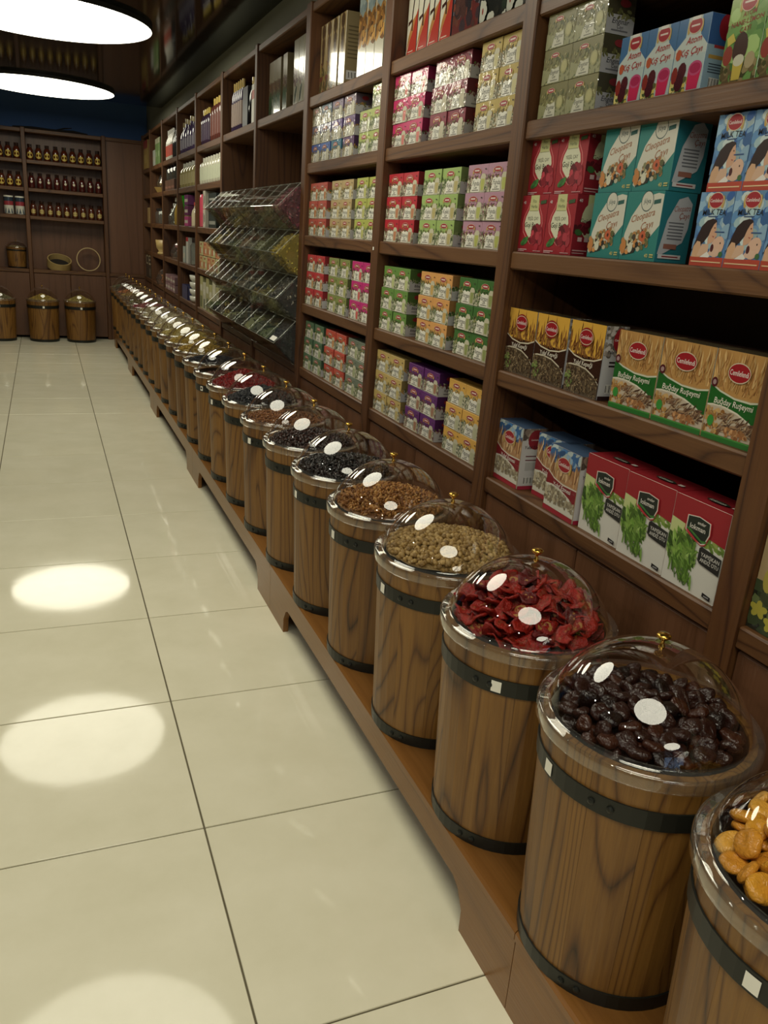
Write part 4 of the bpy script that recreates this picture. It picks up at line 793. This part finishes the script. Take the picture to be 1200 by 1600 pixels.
NTH = ['first', 'second', 'third', 'fourth', 'fifth', 'sixth', 'seventh', 'eighth', 'ninth']
for k in range(5): bottle('slim_bottle', PX, 5.72-.062*k, Z[4], .29, .024, (70, 56, 84), (206, 176, 92), f'slim purple bottle with gold cap, {NTH[k]} from the left above the farther bins', 'slim purple bottles', lab=(150, 130, 120), neck=.26, caph=.2)
pbox('dark_box', PX+.02, 5.295, Z[4], .13, .22, .1, (26, 26, 40), 'navy dark carton among bottles above the farther bins', deco=[(.0, 0, .06, 1, (120, 120, 130))])
bottle('dark_bottle', PX, 5.19, Z[4], .26, .03, (24, 22, 24), (206, 176, 92), 'black bottle with gold cap beside the navy carton', None)
bottle('dark_bottle', PX, 5.115, Z[4], .29, .026, (30, 26, 26), (190, 190, 180), 'black bottle with silver cap beside the red boxes', None)
for k in range(2): pbox('red_white_box', PX-.01, 5.05-.068*k, Z[4], .06, .20, .06, (224, 220, 206), f'white box with red top above the farther bins, {("left", "right")[k]}', 'box', 'red and white boxes', deco=[(0, .62, 1, .85, (190, 70, 50))])
def cap_row(bx, n, y0, dy, z, h, r, body, cap, lab, what, grp, **kw):
    for k in range(n): bottle(bx, PX, y0-dy*k, z, h, r, body, cap, f'{what}, {NTH[k]} from the far end', grp, lab=lab, **kw)
cap_row('boxed_bottle', 4, 6.82, .07, Z[4], .25, .03, (66, 48, 70), (214, 186, 80), (74, 56, 80), 'dark purple bottle with gold cap beyond the bins', 'dark purple bottles', neck=.24, caph=.2)
cap_row('maroon_bottle', 4, 6.38, .09, Z[4], .28, .04, (104, 60, 52), (220, 190, 90), (112, 64, 54), 'maroon bottle with gold cap beyond the bins', 'maroon bottles', neck=.24, caph=.18)
cap_row('white_bottle', 8, 6.80, .106, Z[3], .19, .045, (206, 204, 184), (214, 212, 196), (196, 200, 176), 'white squat bottle beyond the bins', 'white squat bottles', neck=.24, caph=.18)
bottle('pink_tube', PX, 6.78, Z[2], .25, .05, (206, 84, 104), (216, 96, 116), 'tall pink tube in the cube beyond the acrylic bins', None, 'tube', neck=.04, caph=.03)
for k in range(2): pbox('patterned_box', PX, 6.64, Z[2]+.135*k, .09, .13, .08, (216, 210, 190), f'cream box with black pattern beside the pink tube, {("lower", "upper")[k]}', 'box', 'cream patterned boxes', deco=[(.2, .2, .4, .8, (40, 40, 40)), (.6, .3, .8, .7, (40, 40, 40))])
pbox('dark_box', PX+.02, 6.30, Z[2], .3, .24, .12, (46, 56, 52), 'dark green box behind the farther acrylic bins', deco=[(.1, .1, .9, .2, (150, 150, 140)), (.1, .8, .8, .86, (170, 170, 160))])
for r in range(2):
    for k in range(5): pbox('spice_carton', PX, 6.77-.17*k, Z[1]+.105*r, .15, .1, .08, ((206, 170, 110), (196, 190, 130), (214, 150, 100))[(k+r) % 3], f'cream and orange spice carton, {("lower", "upper")[r]} row, {NTH[k]}, beyond the bins', 'spice carton', 'spice cartons beyond the bins', deco=[(.1, .1, .5, .6, (190, 110, 70)), (.55, .2, .9, .5, (220, 214, 180)), (.35, .75, .65, .9, (160, 40, 40))])
for k in range(6): pbox('herb_carton', PX, 6.79-.135*k, Z[0], .12, .21 if k % 2 else .25, .07, ((190, 184, 120), (206, 200, 170), (176, 170, 110))[k % 3], f'tall cream herb carton, {NTH[k]} in the lowest cube beyond the bins', 'herb carton', 'herb cartons beyond the bins', deco=[(.2, .05, .8, .4, (100, 110, 70)), (.1, .55, .9, .75, (220, 216, 190))])
# second cube bay
for k in range(6): bottle('slim_bottle', PX, 7.80-.13*k, Z[4], .25+.02*(k % 2), .042, (80, 66, 100), (170, 150, 90), f'purple-grey bottle, {NTH[k]} in the top cube of the second bay beyond the bins', 'purple-grey bottles', lab=(130, 124, 140), neck=.4)
for k in range(5): bottle('oil_bottle', PX, 7.78-.155*k, Z[3], .2, .05, (150, 140, 96), (196, 196, 186), f'glass oil bottle with clear cap, {NTH[k]} in the second bay beyond the bins', 'glass oil bottles', lab=(160, 150, 110), neck=.3, caph=.16)
o = MB(); o.add(lathe([(0.001, 0), (.06, 0), (.065, .02)], 16), lin((190, 180, 30))); o.add(lathe([(.065, .02), (.075, .12)], 16), lin((150, 190, 30))); o.add(lathe([(.075, .12), (.1, .25)], 16), lin((40, 140, 30)))
tag(o.build('green_vase', 'print_gloss', None, (PX+.05, 7.72, Z[2]), smooth=True), 'green and yellow flared glass vase in the second bay beyond the bins', 'vase')
for k in range(3): pbox('purple_box', PX, 7.45, Z[2]+.085*k, .2, .08, .1, ((190, 60, 130), (110, 30, 90), (120, 40, 110))[k], f'{("pink", "dark purple", "violet")[k]} flat box in the stack beside the green vase', 'box', 'boxes by the green vase')
bottle('cream_bottle', PX-.01, 7.20, Z[2], .19, .035, (214, 200, 170), (200, 90, 80), 'cream bottle with reddish cap beside the purple boxes', None)
pbox('small_white_box', PX, 7.72, Z[1], .12, .14, .06, (180, 190, 180), 'low white box in the second bay beyond the bins')
pbox('white_red_box', PX, 7.54, Z[1], .12, .22, .06, (206, 204, 194), 'white box with red top in the second bay beyond the bins', deco=[(0, .85, 1, 1, (190, 40, 50))])
def jar(x, y, z, r, h, label, name='glass_jar', lidm='steel', fill=None, group=None, cat='jar', lab=None):
    t = empty(name, (x, y, z)); tag(t, label, cat, group)
    MB().add(lathe([(0.001, .001), (r*.95, .001), (r, .008), (r, h*.72), (r*.8, h*.82), (r*.8, h*.88)], 14)).build('glass', 'clear_glass', t, smooth=True)
    if fill: MB().add(lathe([(0.001, .004), (r*.92, .004), (r*.95, h*.68), (0.001, h*.68)], 14), lin(fill)).build('filling', 'print_gloss', t)
    MB().add(lathe([(r*.84, h*.84), (r*.84, h), (0.001, h)], 14)).build('lid', lidm, t)
    if lab: MB().add(lathe([(r*1.01, h*.15), (r*1.01, h*.55)], 14), lin(lab)).build('label', 'print_matt', t, smooth=True)
    return t
jar(PX+.05, 7.30, Z[1], .09, .22, 'large clear glass jar in the second bay beyond the bins')
o = empty('blue_basket', (PX+.06, 7.62, Z[0])); tag(o, 'low dark blue basket in the lowest cube of the second bay beyond the bins', 'basket')
MB().add(prism([(-.1, -.16), (.1, -.16), (.1, .16), (-.1, .16)], 0, .006, 'z'), lin((50, 50, 84))).build('base', 'print_matt', o)
for s, (a, b_, c, d) in enumerate(((-.1, -.094, -.16, .16), (.094, .1, -.16, .16), (-.1, .1, -.16, -.154), (-.1, .1, .154, .16))): MB().add(box(a, b_, c, d, .006, .12), lin((60, 60, 96))).build('side', 'print_matt', o)
for k in range(4): tag(MB().add(lathe([(0.001, 0), (.03, 0), (.05, .02), (.056, .055), (.053, .055), (.046, .022), (0.001, .01)], 16), lin((222, 220, 206))).build('white_bowl', 'print_gloss', None, (PX, 7.26, Z[0]+.058*k), smooth=True), f'small white bowl, {("bottom", "second", "third", "top")[k]} of the stack beside the blue basket', 'bowl', 'stack of white bowls')
# third cube bay
for k in range(5): bottle('white_bottle', PX, 8.80-.085*k, Z[4], .27, .034, (214, 210, 196), (206, 204, 196), f'white bottle with red label, {NTH[k]} in the third bay beyond the bins', 'white red-label bottles', lab=(176, 70, 50), neck=.36)
for k in range(3): bottle('dark_bottle', PX, 8.32-.1*k, Z[4], .24, .036, (50, 50, 52), (150, 150, 150), f'dark bottle with grey cap, {NTH[k]} beside the white bottles of the third bay', 'dark bottles, third bay')
for k in range(3): jar(PX+.03, 8.74-.21*k, Z[3]+.095, .07, .13, f'small dark jar standing on a brown crate, {NTH[k]} from the far end', 'dark_jar', 'black_gloss', (60, 56, 50), 'dark jars on crates')
for k in range(3): pbox('brown_crate', PX+.03, 8.74-.21*k, Z[3], .2, .094, .14, (112, 78, 60), f'low brown crate under a dark jar, {NTH[k]} from the far end', 'crate', 'brown crates', deco=[(.05, .2, .95, .4, (150, 100, 80))])
for k in range(3): bottle('glass_cruet', PX+.02, 8.72-.14*k, Z[2], .15+.05*k, .05, (160, 160, 140), (190, 190, 180), f'clear glass cruet, {NTH[k]} by height in the third bay', 'glass cruets', mat='clear_glass')
bottle('pepper_mill', PX, 8.22, Z[2], .28, .04, (170, 140, 70), (190, 160, 90), 'tall gold pepper mill beside the glass cruets', None, 'mill', mat='print_gloss', neck=.5)
def bag(x, y, z, w, h, d, pal, label, name='wrapped_bag', cat='bag', seed=1):
    rnd = random.Random(seed); t = empty(name, (x, y, z)); tag(t, label, cat); mb = MB()
    for k in range(60):
        v = rnd.random(); q = (rnd.uniform(-d/2, d/2)*(1-.5*v), rnd.uniform(-w/2, w/2)*(1-.6*v), .012+v*h*.7); mb.add(ico(1), jit(lin(rnd.choice(pal)), .25, rnd), M=rmat(q, (.02, .014, .012), rnd))
    mb.build('filling', 'dried_food', t)
    MB().add(lathe([(0.001, 0), (w*.5, 0), (w*.55, h*.25), (w*.4, h*.6), (w*.1, h*.82), (w*.2, h)], 12)).build('wrapping', 'cellophane', t)
    return t
bag(PX+.06, 8.45, Z[1], .2, .22, .14, ['a06a6a', '6a4a4a', 'c08a80', '4a3a34'], 'clear bag of pink potpourri in the third bay beyond the bins', 'potpourri_bag', seed=5)
for r in range(2):
    for k in range(4): pbox('pink_packet', PX, 8.76-.17*k, Z[0]+.075*r, .15, .07, .1, ((150, 110, 116), (170, 130, 130))[(k+r) % 2], f'dusty pink packet, {("lower", "upper")[r]} row, {NTH[k]}, third bay beyond the bins', 'packet', 'dusty pink packets')
# fourth bay
for k in range(2): pbox('green_box', PX, 9.50-.2*k, Z[4], .18, .25, .08, (112, 140, 80), f'green box with cream top, {("left", "right")[k]}, fourth bay beyond the bins', 'box', 'green boxes, fourth bay', deco=[(0, .8, 1, 1, (176, 176, 140)), (.2, .3, .7, .5, (150, 170, 120))])
for k in range(3): pbox('white_box', PX, 9.85-.1*k, Z[4], .08, .16, .06, (196, 200, 186), f'narrow white box, {NTH[k]} beside the green boxes', 'box', 'narrow white boxes')
t = bag(PX+.09, 9.40, Z[3]+.03, .26, .24, .2, ['b89a54', 'a88844', 'c8b070', '8a6a34'], 'gift basket wrapped in clear film, fourth bay beyond the bins', 'gift_basket', 'gift basket', 6)
MB().add(lathe([(0.001, 0), (.14, 0), (.17, .05), (.165, .05), (.135, .006)], 16), lin((170, 140, 80)), M=Matrix.Translation((0, 0, -.03))).build('basket', 'print_matt', t)
for k in range(3): jar(PX+.04, 9.72-.22*k, Z[2], .075, .16, f'round clear glass jar, {NTH[k]} in the fourth bay beyond the bins', group='round glass jars')
t = empty('mortar', (PX+.04, 9.38, Z[1])); tag(t, 'pale wooden mortar holding wooden utensils, fourth bay beyond the bins', 'mortar')
MB().add(lathe([(0.001, 0), (.1, 0), (.1, .02), (.085, .035), (.11, .07), (.12, .15), (.11, .15), (.1, .08), (0.001, .06)], 18)).build('bowl', 'pale_wood', t, smooth=True)
for dx, dy, l in ((0, .09, .25), (.02, -.03, .27), (.01, .02, .3)): MB().add(tube([(0, 0, .07), (dx, dy, l)], [.009, .014])).build('utensil', 'pale_wood', t)
bag(PX+.06, 9.45, Z[0], .24, .22, .16, ['a8622c', 'c07a34', '6a3a1c', '8a4a20'], 'bag of orange dried slices, lowest cube of the fourth bay', 'orange_slice_bag', seed=8)
# last bay
pbox('red_gold_box', PX, 10.42, Z[4], .4, .30, .1, (176, 140, 62), 'red and gold box in the top corner of the last bay', deco=[(0, .72, 1, 1, (150, 40, 40)), (.2, .2, .8, .5, (196, 166, 80))])
pbox('wooden_block', PX, 10.32, Z[2], .2, .17, .08, (196, 160, 96), 'small plain wooden block in the last bay', deco=[(.1, .1, .9, .9, (186, 150, 88))])
pbox('patterned_board', PX-.02, 10.42, Z[0], .52, .28, .04, (76, 66, 54), 'dark board with cream open squares in the lowest cube of the far corner', 'board', deco=[(.08, .55, .36, .95, (196, 180, 140)), (.14, .62, .36, .86, (76, 66, 54)), (.55, .55, .62, .95, (196, 180, 140)), (.62, .55, .9, .62, (196, 180, 140)), (.62, .72, .85, .78, (196, 180, 140)), (.62, .88, .9, .95, (196, 180, 140)), (.6, .1, .9, .4, (120, 108, 86))])

# ------------------------------------------------------------------ acrylic scoop bins
BINP = [(.15, 0.0), (-.005, 0.0), (-.115, -.108), (-.012, -.212), (.15, -.212)]   # profile x (from shelf front), z from bin top
TZ = [1.650, 1.436, 1.222, 1.0075]
HERBS = [[(['4c1a28', '6a2a3c', '34121c', '7a4a50'], 'purple-red rose petals'), (['4a4426', '5f5634', '3a341e'], 'olive dried leaves'), (['5a4a2c', '443820', '6a5a38'], 'brown dried pods'), (['3a3020', '4c4028', '2c2418'], 'dark brown bark'), (['54482c', '6a5c3a', '423820'], 'tan dried roots')],
         [(['7c6a24', '94802e', '5c4e1a', 'a8963c'], 'golden chamomile flowers'), (['3a3c24', '4a4c2e', '2e301c'], 'dark green sage'), (['5a5a38', '6a6a44', '4a4a2c'], 'grey-green mint leaves'), (['443a24', '544a2e', '362e1c'], 'brown linden leaves'), (['5a4226', '6a5030', '46321c'], 'reddish brown sticks')],
         [(['2c2a2a', '8a847c', '3a3432', '57504a'], 'black and grey dried petals'), (['6a6236', '7c7440', '565028'], 'yellow-green dried herbs'), (['5c4a26', '6e5a30', '4a3a1c'], 'ochre dried herbs'), (['33301e', '413e28', '262416'], 'very dark green leaves'), (['4a3c26', '5a4a30', '3a2e1c'], 'brown dried stems')],
         [(['1e1c20', '2a262a', '151416'], 'black tea leaves'), (['4c5434', '5c6440', '3c4428'], 'pale green dried leaves'), (['3a3a26', '4a4a30', '2c2c1c'], 'dark sage leaves'), (['6a6a42', '7c7c50', '565636'], 'light green dried thyme'), (['2e281c', '3c3426', '221e14'], 'dark brown dried leaves')]]
def bins(y0, y1, t, bay_name, far):
    z = TZ[t]; n = 5; w = (y1-y0)/n; yc = (y0+y1)/2; tier = ('top', 'second', 'third', 'lowest')[t]
    o = empty('acrylic_bin_row', (XS, yc, z)); tag(o, f'clear acrylic row of scoop bins, {tier} of the {bay_name} stack', 'bins', 'acrylic bin rows')
    P = BINP; h = (y1-y0)/2; e = .0022
    def sheet(name, a, b_, mat='acrylic_bin'):
        d = Vector((b_[0]-a[0], b_[1]-a[1])).normalized(); nx, nz = -d.y*e, d.x*e
        MB().add(prism([a, b_, (b_[0]+nx, b_[1]+nz), (a[0]+nx, a[1]+nz)], -h, h, 'y')).build(name, mat, o)
    sheet('lid', P[2], P[1]); sheet('front_panel', P[3], P[2]); sheet('bottom_panel', P[4], P[3]); sheet('top_panel', P[1], P[0])
    for k in range(n+1):
        y = -h+w*k; yy = min(max(y, -h+e/2), h-e/2); ins = [(px*.985, pz*.985-.001) for px, pz in P]
        dv = MB().add(prism(ins, yy-e/2, yy+e/2, 'y')).build('divider', 'acrylic_bin', o)
        MB().add(tube([(P[1][0], yy, P[1][1]+.003), (P[2][0]-.002, yy, P[2][1])], .0018, 5)).build('edge', 'acrylic_edge', dv)
    for a in (1, 2, 3): MB().add(tube([(P[a][0]-(.002 if a == 2 else 0), -h, P[a][1]+(.002 if a == 1 else -.001 if a == 3 else 0)), (P[a][0]-(.002 if a == 2 else 0), h, P[a][1]+(.002 if a == 1 else -.001 if a == 3 else 0))], .002, 5)).build('edge', 'acrylic_edge', o)
    for k in range(n):                                   # what is inside each compartment
        pal, what = HERBS[t][(k+2*far) % 5] if (far or k) else HERBS[t][0]
        rnd = random.Random(t*50+k+far*9); mb = MB(); a, b_ = y0+w*k+.006, y0+w*(k+1)-.006; fh = (.13, .17, .15, .16)[t]*rnd.uniform(.75, 1.05) if (far or k) else .185
        zb = z-.206; zt = zb+fh; pal = [tuple(min(255, int(int(q[i:i+2], 16)*1.28)) for i in (0, 2, 4)) for q in pal]
        def xf(zz):                                      # inner face of the slanted front
            d = zz-z
            return XS+(-.115+(-.108-d)*1.0+.008 if d < -.108 else -.115+(d+.108)*1.0+.008)
        NXg, NYg = 7, 6; top = []
        for i in range(NXg+1):
            for j in range(NYg+1):
                zz = zt+rnd.uniform(-.006, .006)-.03*(1-i/NXg)**2*(not (k == 0 and not far)); x0 = xf(zz)+.004; top.append((x0+(XS+.146-x0)*i/NXg, a+(b_-a)*j/NYg, zz))
        q = lambda i, j: i*(NYg+1)+j
        fs = [(q(i, j), q(i+1, j), q(i+1, j+1), q(i, j+1)) for i in range(NXg) for j in range(NYg)]
        c0 = lin(pal[0]); mb.add((top, fs), jit(c0, .1, rnd))
        zs = [zb, zb+(zt-zb)*.5, None]; ring = []
        zn = min(zt-.03, z-.11)
        for zz in (zb, zb+(zn-zb)*.5, zn):
            ring.append([(xf(zz)+.004, a, zz), (xf(zz)+.004, b_, zz)])
        ring.append([top[0], top[NYg]])
        for i in range(len(ring)-1): mb.poly([ring[i][0], ring[i][1], ring[i+1][1], ring[i+1][0]], jit(c0, .1, rnd))
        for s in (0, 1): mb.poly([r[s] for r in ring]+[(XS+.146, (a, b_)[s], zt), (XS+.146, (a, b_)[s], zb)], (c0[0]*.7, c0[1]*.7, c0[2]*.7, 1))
        for m_ in range(320 if (k == 0 and not far) else 110):
            zz = rnd.uniform(zb+.004, zt-.004); f_ = rnd.random()
            if f_ < .45: pos = (xf(zz)+.005, rnd.uniform(a, b_), zz)
            elif f_ < .7: pos = (rnd.uniform(xf(zt)+.01, XS+.14), rnd.uniform(a, b_), zt+.002-.02*(not (k == 0 and not far))*rnd.random())
            else: pos = (rnd.uniform(xf(zz)+.006, XS+.14), a+.001, zz)
            mb.add(ico(1), jit(lin(rnd.choice(pal)), .3, rnd), M=rmat(pos, (.0085, .006, .003), rnd))
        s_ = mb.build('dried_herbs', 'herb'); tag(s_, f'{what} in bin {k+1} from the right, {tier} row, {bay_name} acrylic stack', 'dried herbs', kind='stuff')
for t in range(4):
    bins(POST[4]+.028, POST[5]-.028, t, 'nearer', 0); bins(POST[5]+.028, POST[6]-.028, t, 'farther', 1)
pt = MB().add(box(-.001, .001, -.045, .045, -.013, .013)).build('price_card', 'white_paper', None, (XS-.105, 4.0, TZ[3]-.090)); pt.rotation_euler = (0, PI/4, 0); tag(pt, 'white price card on the lowest near acrylic bin', 'card')

# ------------------------------------------------------------------ shelving on the far wall
YS = 10.745; PXB = [-1.86, -1.005, -.148, .712]; BL = [.803, 1.403, 1.705, 2.006, 2.33]
def fbay(i, label):
    x0, x1 = PXB[i], PXB[i+1]; xc = (x0+x1)/2; t = empty('wall_shelving', (xc, YS, 0)); tag(t, label, 'shelving', 'shelving on the far wall'); of = (xc, YS, 0)
    board('post', x1-.022, x1+.022, YS-.01, YS+.26, 0, 2.34, 'shelf_wood_z', t, .004, of)
    if i == 0: board('post', x0-.022, x0+.022, YS-.01, YS+.26, 0, 2.34, 'shelf_wood_z', t, .004, of)
    for k, z in enumerate(BL): board('shelf_board' if k < 4 else 'top_board', x0+.022, x1-.022, YS+.002, YS+.255, z-.04, z, 'shelf_wood_x', t, .004, of)
    board('back_panel', x0, x1, YS+.255, YS+.265, 0, 2.33, 'panel_wood', t, .001, of)
    m_ = (x0+x1)/2
    for a, b_ in ((x0+.022, m_), (m_, x1-.022)): board('door', a+.002, b_-.002, YS+.012, YS+.03, .03, .76, 'panel_wood', t, .003, of)
fbay(0, 'empty shelving bay on the far wall, beyond the left edge'); fbay(1, 'far wall shelving bay at the left edge holding two cans'); fbay(2, 'far wall shelving bay with three rows of honey jars')
t = empty('corner_panel', (.94, YS, 0)); tag(t, 'plain brown wooden panel closing the far corner', 'panel'); of = (.94, YS, 0)
board('upper_panel', .734, 1.15, YS+.03, YS+.05, .803, 2.33, 'panel_wood', t, .002, of); board('lower_panel', .734, 1.15, YS+.012, YS+.03, 0, .76, 'panel_wood', t, .002, of); board('ledge', .734, 1.15, YS+.002, YS+.1, .763, .803, 'shelf_wood_x', t, .003, of); board('top_rail', .734, 1.15, YS+.002, YS+.1, 2.29, 2.33, 'shelf_wood_x', t, .003, of)
JM = {}
def honey(x, z, kind, label, group):
    r, h = .036, .165
    if kind not in JM:
        body = MB().add(lathe([(0.001, 0), (r*.9, 0), (r, .01), (r, h*.6), (r*.75, h*.75), (r*.6, h*.8)], 14), lin(((84, 36, 18), (72, 26, 22), (78, 34, 18))[kind])).mesh('honey_jar', 'print_gloss', True)
        lid = MB().add(lathe([(r*.66, h*.79), (r*.68, h), (0.001, h)], 12), lin((44, 26, 18))).mesh('lid', 'print_gloss')
        lb = MB()
        n = 10; cz = h*(.32, .42, .3)[kind]; rr = (.033, .014, .032)[kind]; pts = []
        for k in range(2*n):
            a = 2*PI*k/(2*n); q = rr*(1 if (k % 2 == 0 or kind != 2) else .6)*(1.0 if kind else (1.1 if math.sin(a) < 0 else .95)); u = q*math.cos(a); an = u/(r+.001)
            pts.append((-(0)+(r+.0012)*math.sin(an), -(r+.0012)*math.cos(an), cz+q*math.sin(a)))
        c_ = (0, -(r+.0014), cz)
        for k in range(2*n): lb.poly([c_, pts[k], pts[(k+1) % (2*n)]], lin(((206, 180, 84), (216, 206, 180), (200, 180, 110))[kind]))
        bot = MB().add(lathe([(r+.0004, .014), (r+.0004, .05)], 14), lin((140, 112, 56))).mesh('label_band', 'print_matt', True)
        JM[kind] = (body, lid, lb.mesh('label', 'print_matt'), bot)
    b_, l, lb, bt = JM[kind]; o = obj('honey_jar', b_, None, (x, YS+.065, z)); tag(o, label, 'jar', group); obj('lid', l, o); obj('label', lb, o)
    return o
LBN = ('yellow labels', 'small round white labels', 'star-shaped labels')
for row, z in enumerate((BL[3], BL[2], BL[1])):
    for k in range(9): honey(-.085+.0912*k, z+.0004, row, f'honey jar, {NTH[k]} from the left in the row with {LBN[row]}', f'honey jars with {LBN[row]}')
    for k in range(5 if row < 2 else 0): honey(-.225-.088*k, z+.0004, 0, f'honey jar, {NTH[k]} from the post in the left bay, {("top", "second")[row]} shelf', 'honey jars in the left bay')
def can(x, label):
    t = empty('can', (x, YS+.08, BL[1]+.0004)); tag(t, label, 'can', 'two white cans'); r, h = .052, .2
    mb = MB()
    for z0, z1, c in ((.004, .095, (206, 204, 190)), (.095, .14, (150, 60, 66)), (.14, .185, (50, 62, 74))): mb.add(lathe([(r, z0), (r, z1)], 20), lin(c))
    mb.build('label', 'print_gloss', t, smooth=True)
    for k in range(3): MB().add(prism([(-.014+.03*(k-1), .01), (.014+.03*(k-1), .01), (.03*(k-1), .07)], -.0005, .0005, 'y'), lin((60, 70, 80))).build('mark', 'print_matt', t, (0, -(r*math.cos(.03*(k-1)/r))-.0006, 0))
    MB().add(lathe([(0.001, 0), (r*.98, 0), (r, .004)], 20)).build('base', 'steel', t); MB().add(lathe([(r, .185), (r*.98, .19), (r*.98, h), (r*.9, h), (r*.88, h-.004), (0.001, h-.004)], 20)).build('lid', 'white_plastic', t)
can(-.225, 'white and navy can with red band, right one by the post'); can(-.345, 'white and navy can with red band, left one at the picture edge')
# sieve, hoop, barrels at the far wall
t = empty('sieve', (.165, YS+.13, BL[0]+.075)); t.rotation_euler = (math.radians(26), math.radians(6), 0); tag(t, 'round wooden sieve tilted towards the room, dark mesh inside', 'sieve')
MB().add(lathe([(.125, -.04), (.137, -.04), (.137, .055), (.125, .055)], 40, True)).build('rim', 'pale_wood', t); MB().add(lathe([(0.001, -.012), (.124, -.012), (.124, -.018), (0.001, -.018)], 40)).build('mesh', 'dark_cloth', t)
t = empty('wooden_hoop', (.50, YS+.115, BL[0]+.141)); t.rotation_euler = (math.radians(80), 0, 0); tag(t, 'thin pale wooden ring leaning upright on the far shelf', 'hoop')
MB().add(lathe([(.128, -.012), (.138, -.012), (.138, .012), (.128, .012)], 48, True)).build('ring', 'pale_wood', t)
FB = [(-.045, 'barrel standing on the floor by the far wall, middle of the three'), (.368, 'barrel standing on the floor by the far wall, right of the three'), (-.515, 'barrel standing on the floor by the far wall, cut by the left edge')]
for k, (x, l) in enumerate(FB):
    y = YS-.20; barrel(x, y, 0, 'wooden '+l, 'barrels on the floor by the far wall', rz=k*1.3, stick=4.75)
    w = ('yellow', 'pale yellow', 'grey-beige')[k]; g((x, y, 0), 'dry_pulses', f'{w} dry pulses in the floor barrel, {("middle", "right", "left")[k]}', 'pulses', [['b89c48', 'a88c3c'], ['b8a458', 'a8944c'], ['8a8058', '7a704c']][k], 420, .0075, .67, .075, 1.1, 1, seed=90+k)
t = barrel(-.30, YS+.18, BL[0], 'small wooden keg standing on the far shelf at the left edge', 'small keg', 0, None); t.scale = (.62, .62, .5)
s_ = g((-.30, YS+.18, BL[0]), 'dry_pulses', 'beige dry pulses in the small keg on the far shelf', 'pulses', ['9a8a58', '8a7a4c'], 300, .0075, .67, .03, 1.5, 1, seed=99); s_.scale = (.62, .62, .5)
mb = MB(); mb.add(tube([(-.35, 0, .012), (-.15, .02, .02), (.1, -.01, .016), (.3, .01, .022), (.45, 0, .012)], [.008, .014, .01, .014, .006], 7)); mb.add(tube([(.1, -.01, .016), (.2, .03, .05), (.28, .02, .06)], [.008, .008, .004], 6))
tag(mb.build('dry_branch', 'dark_cloth', None, (.1, YS+.1, 2.3305)), 'thin dark branch lying on top of the far shelves', 'branch')
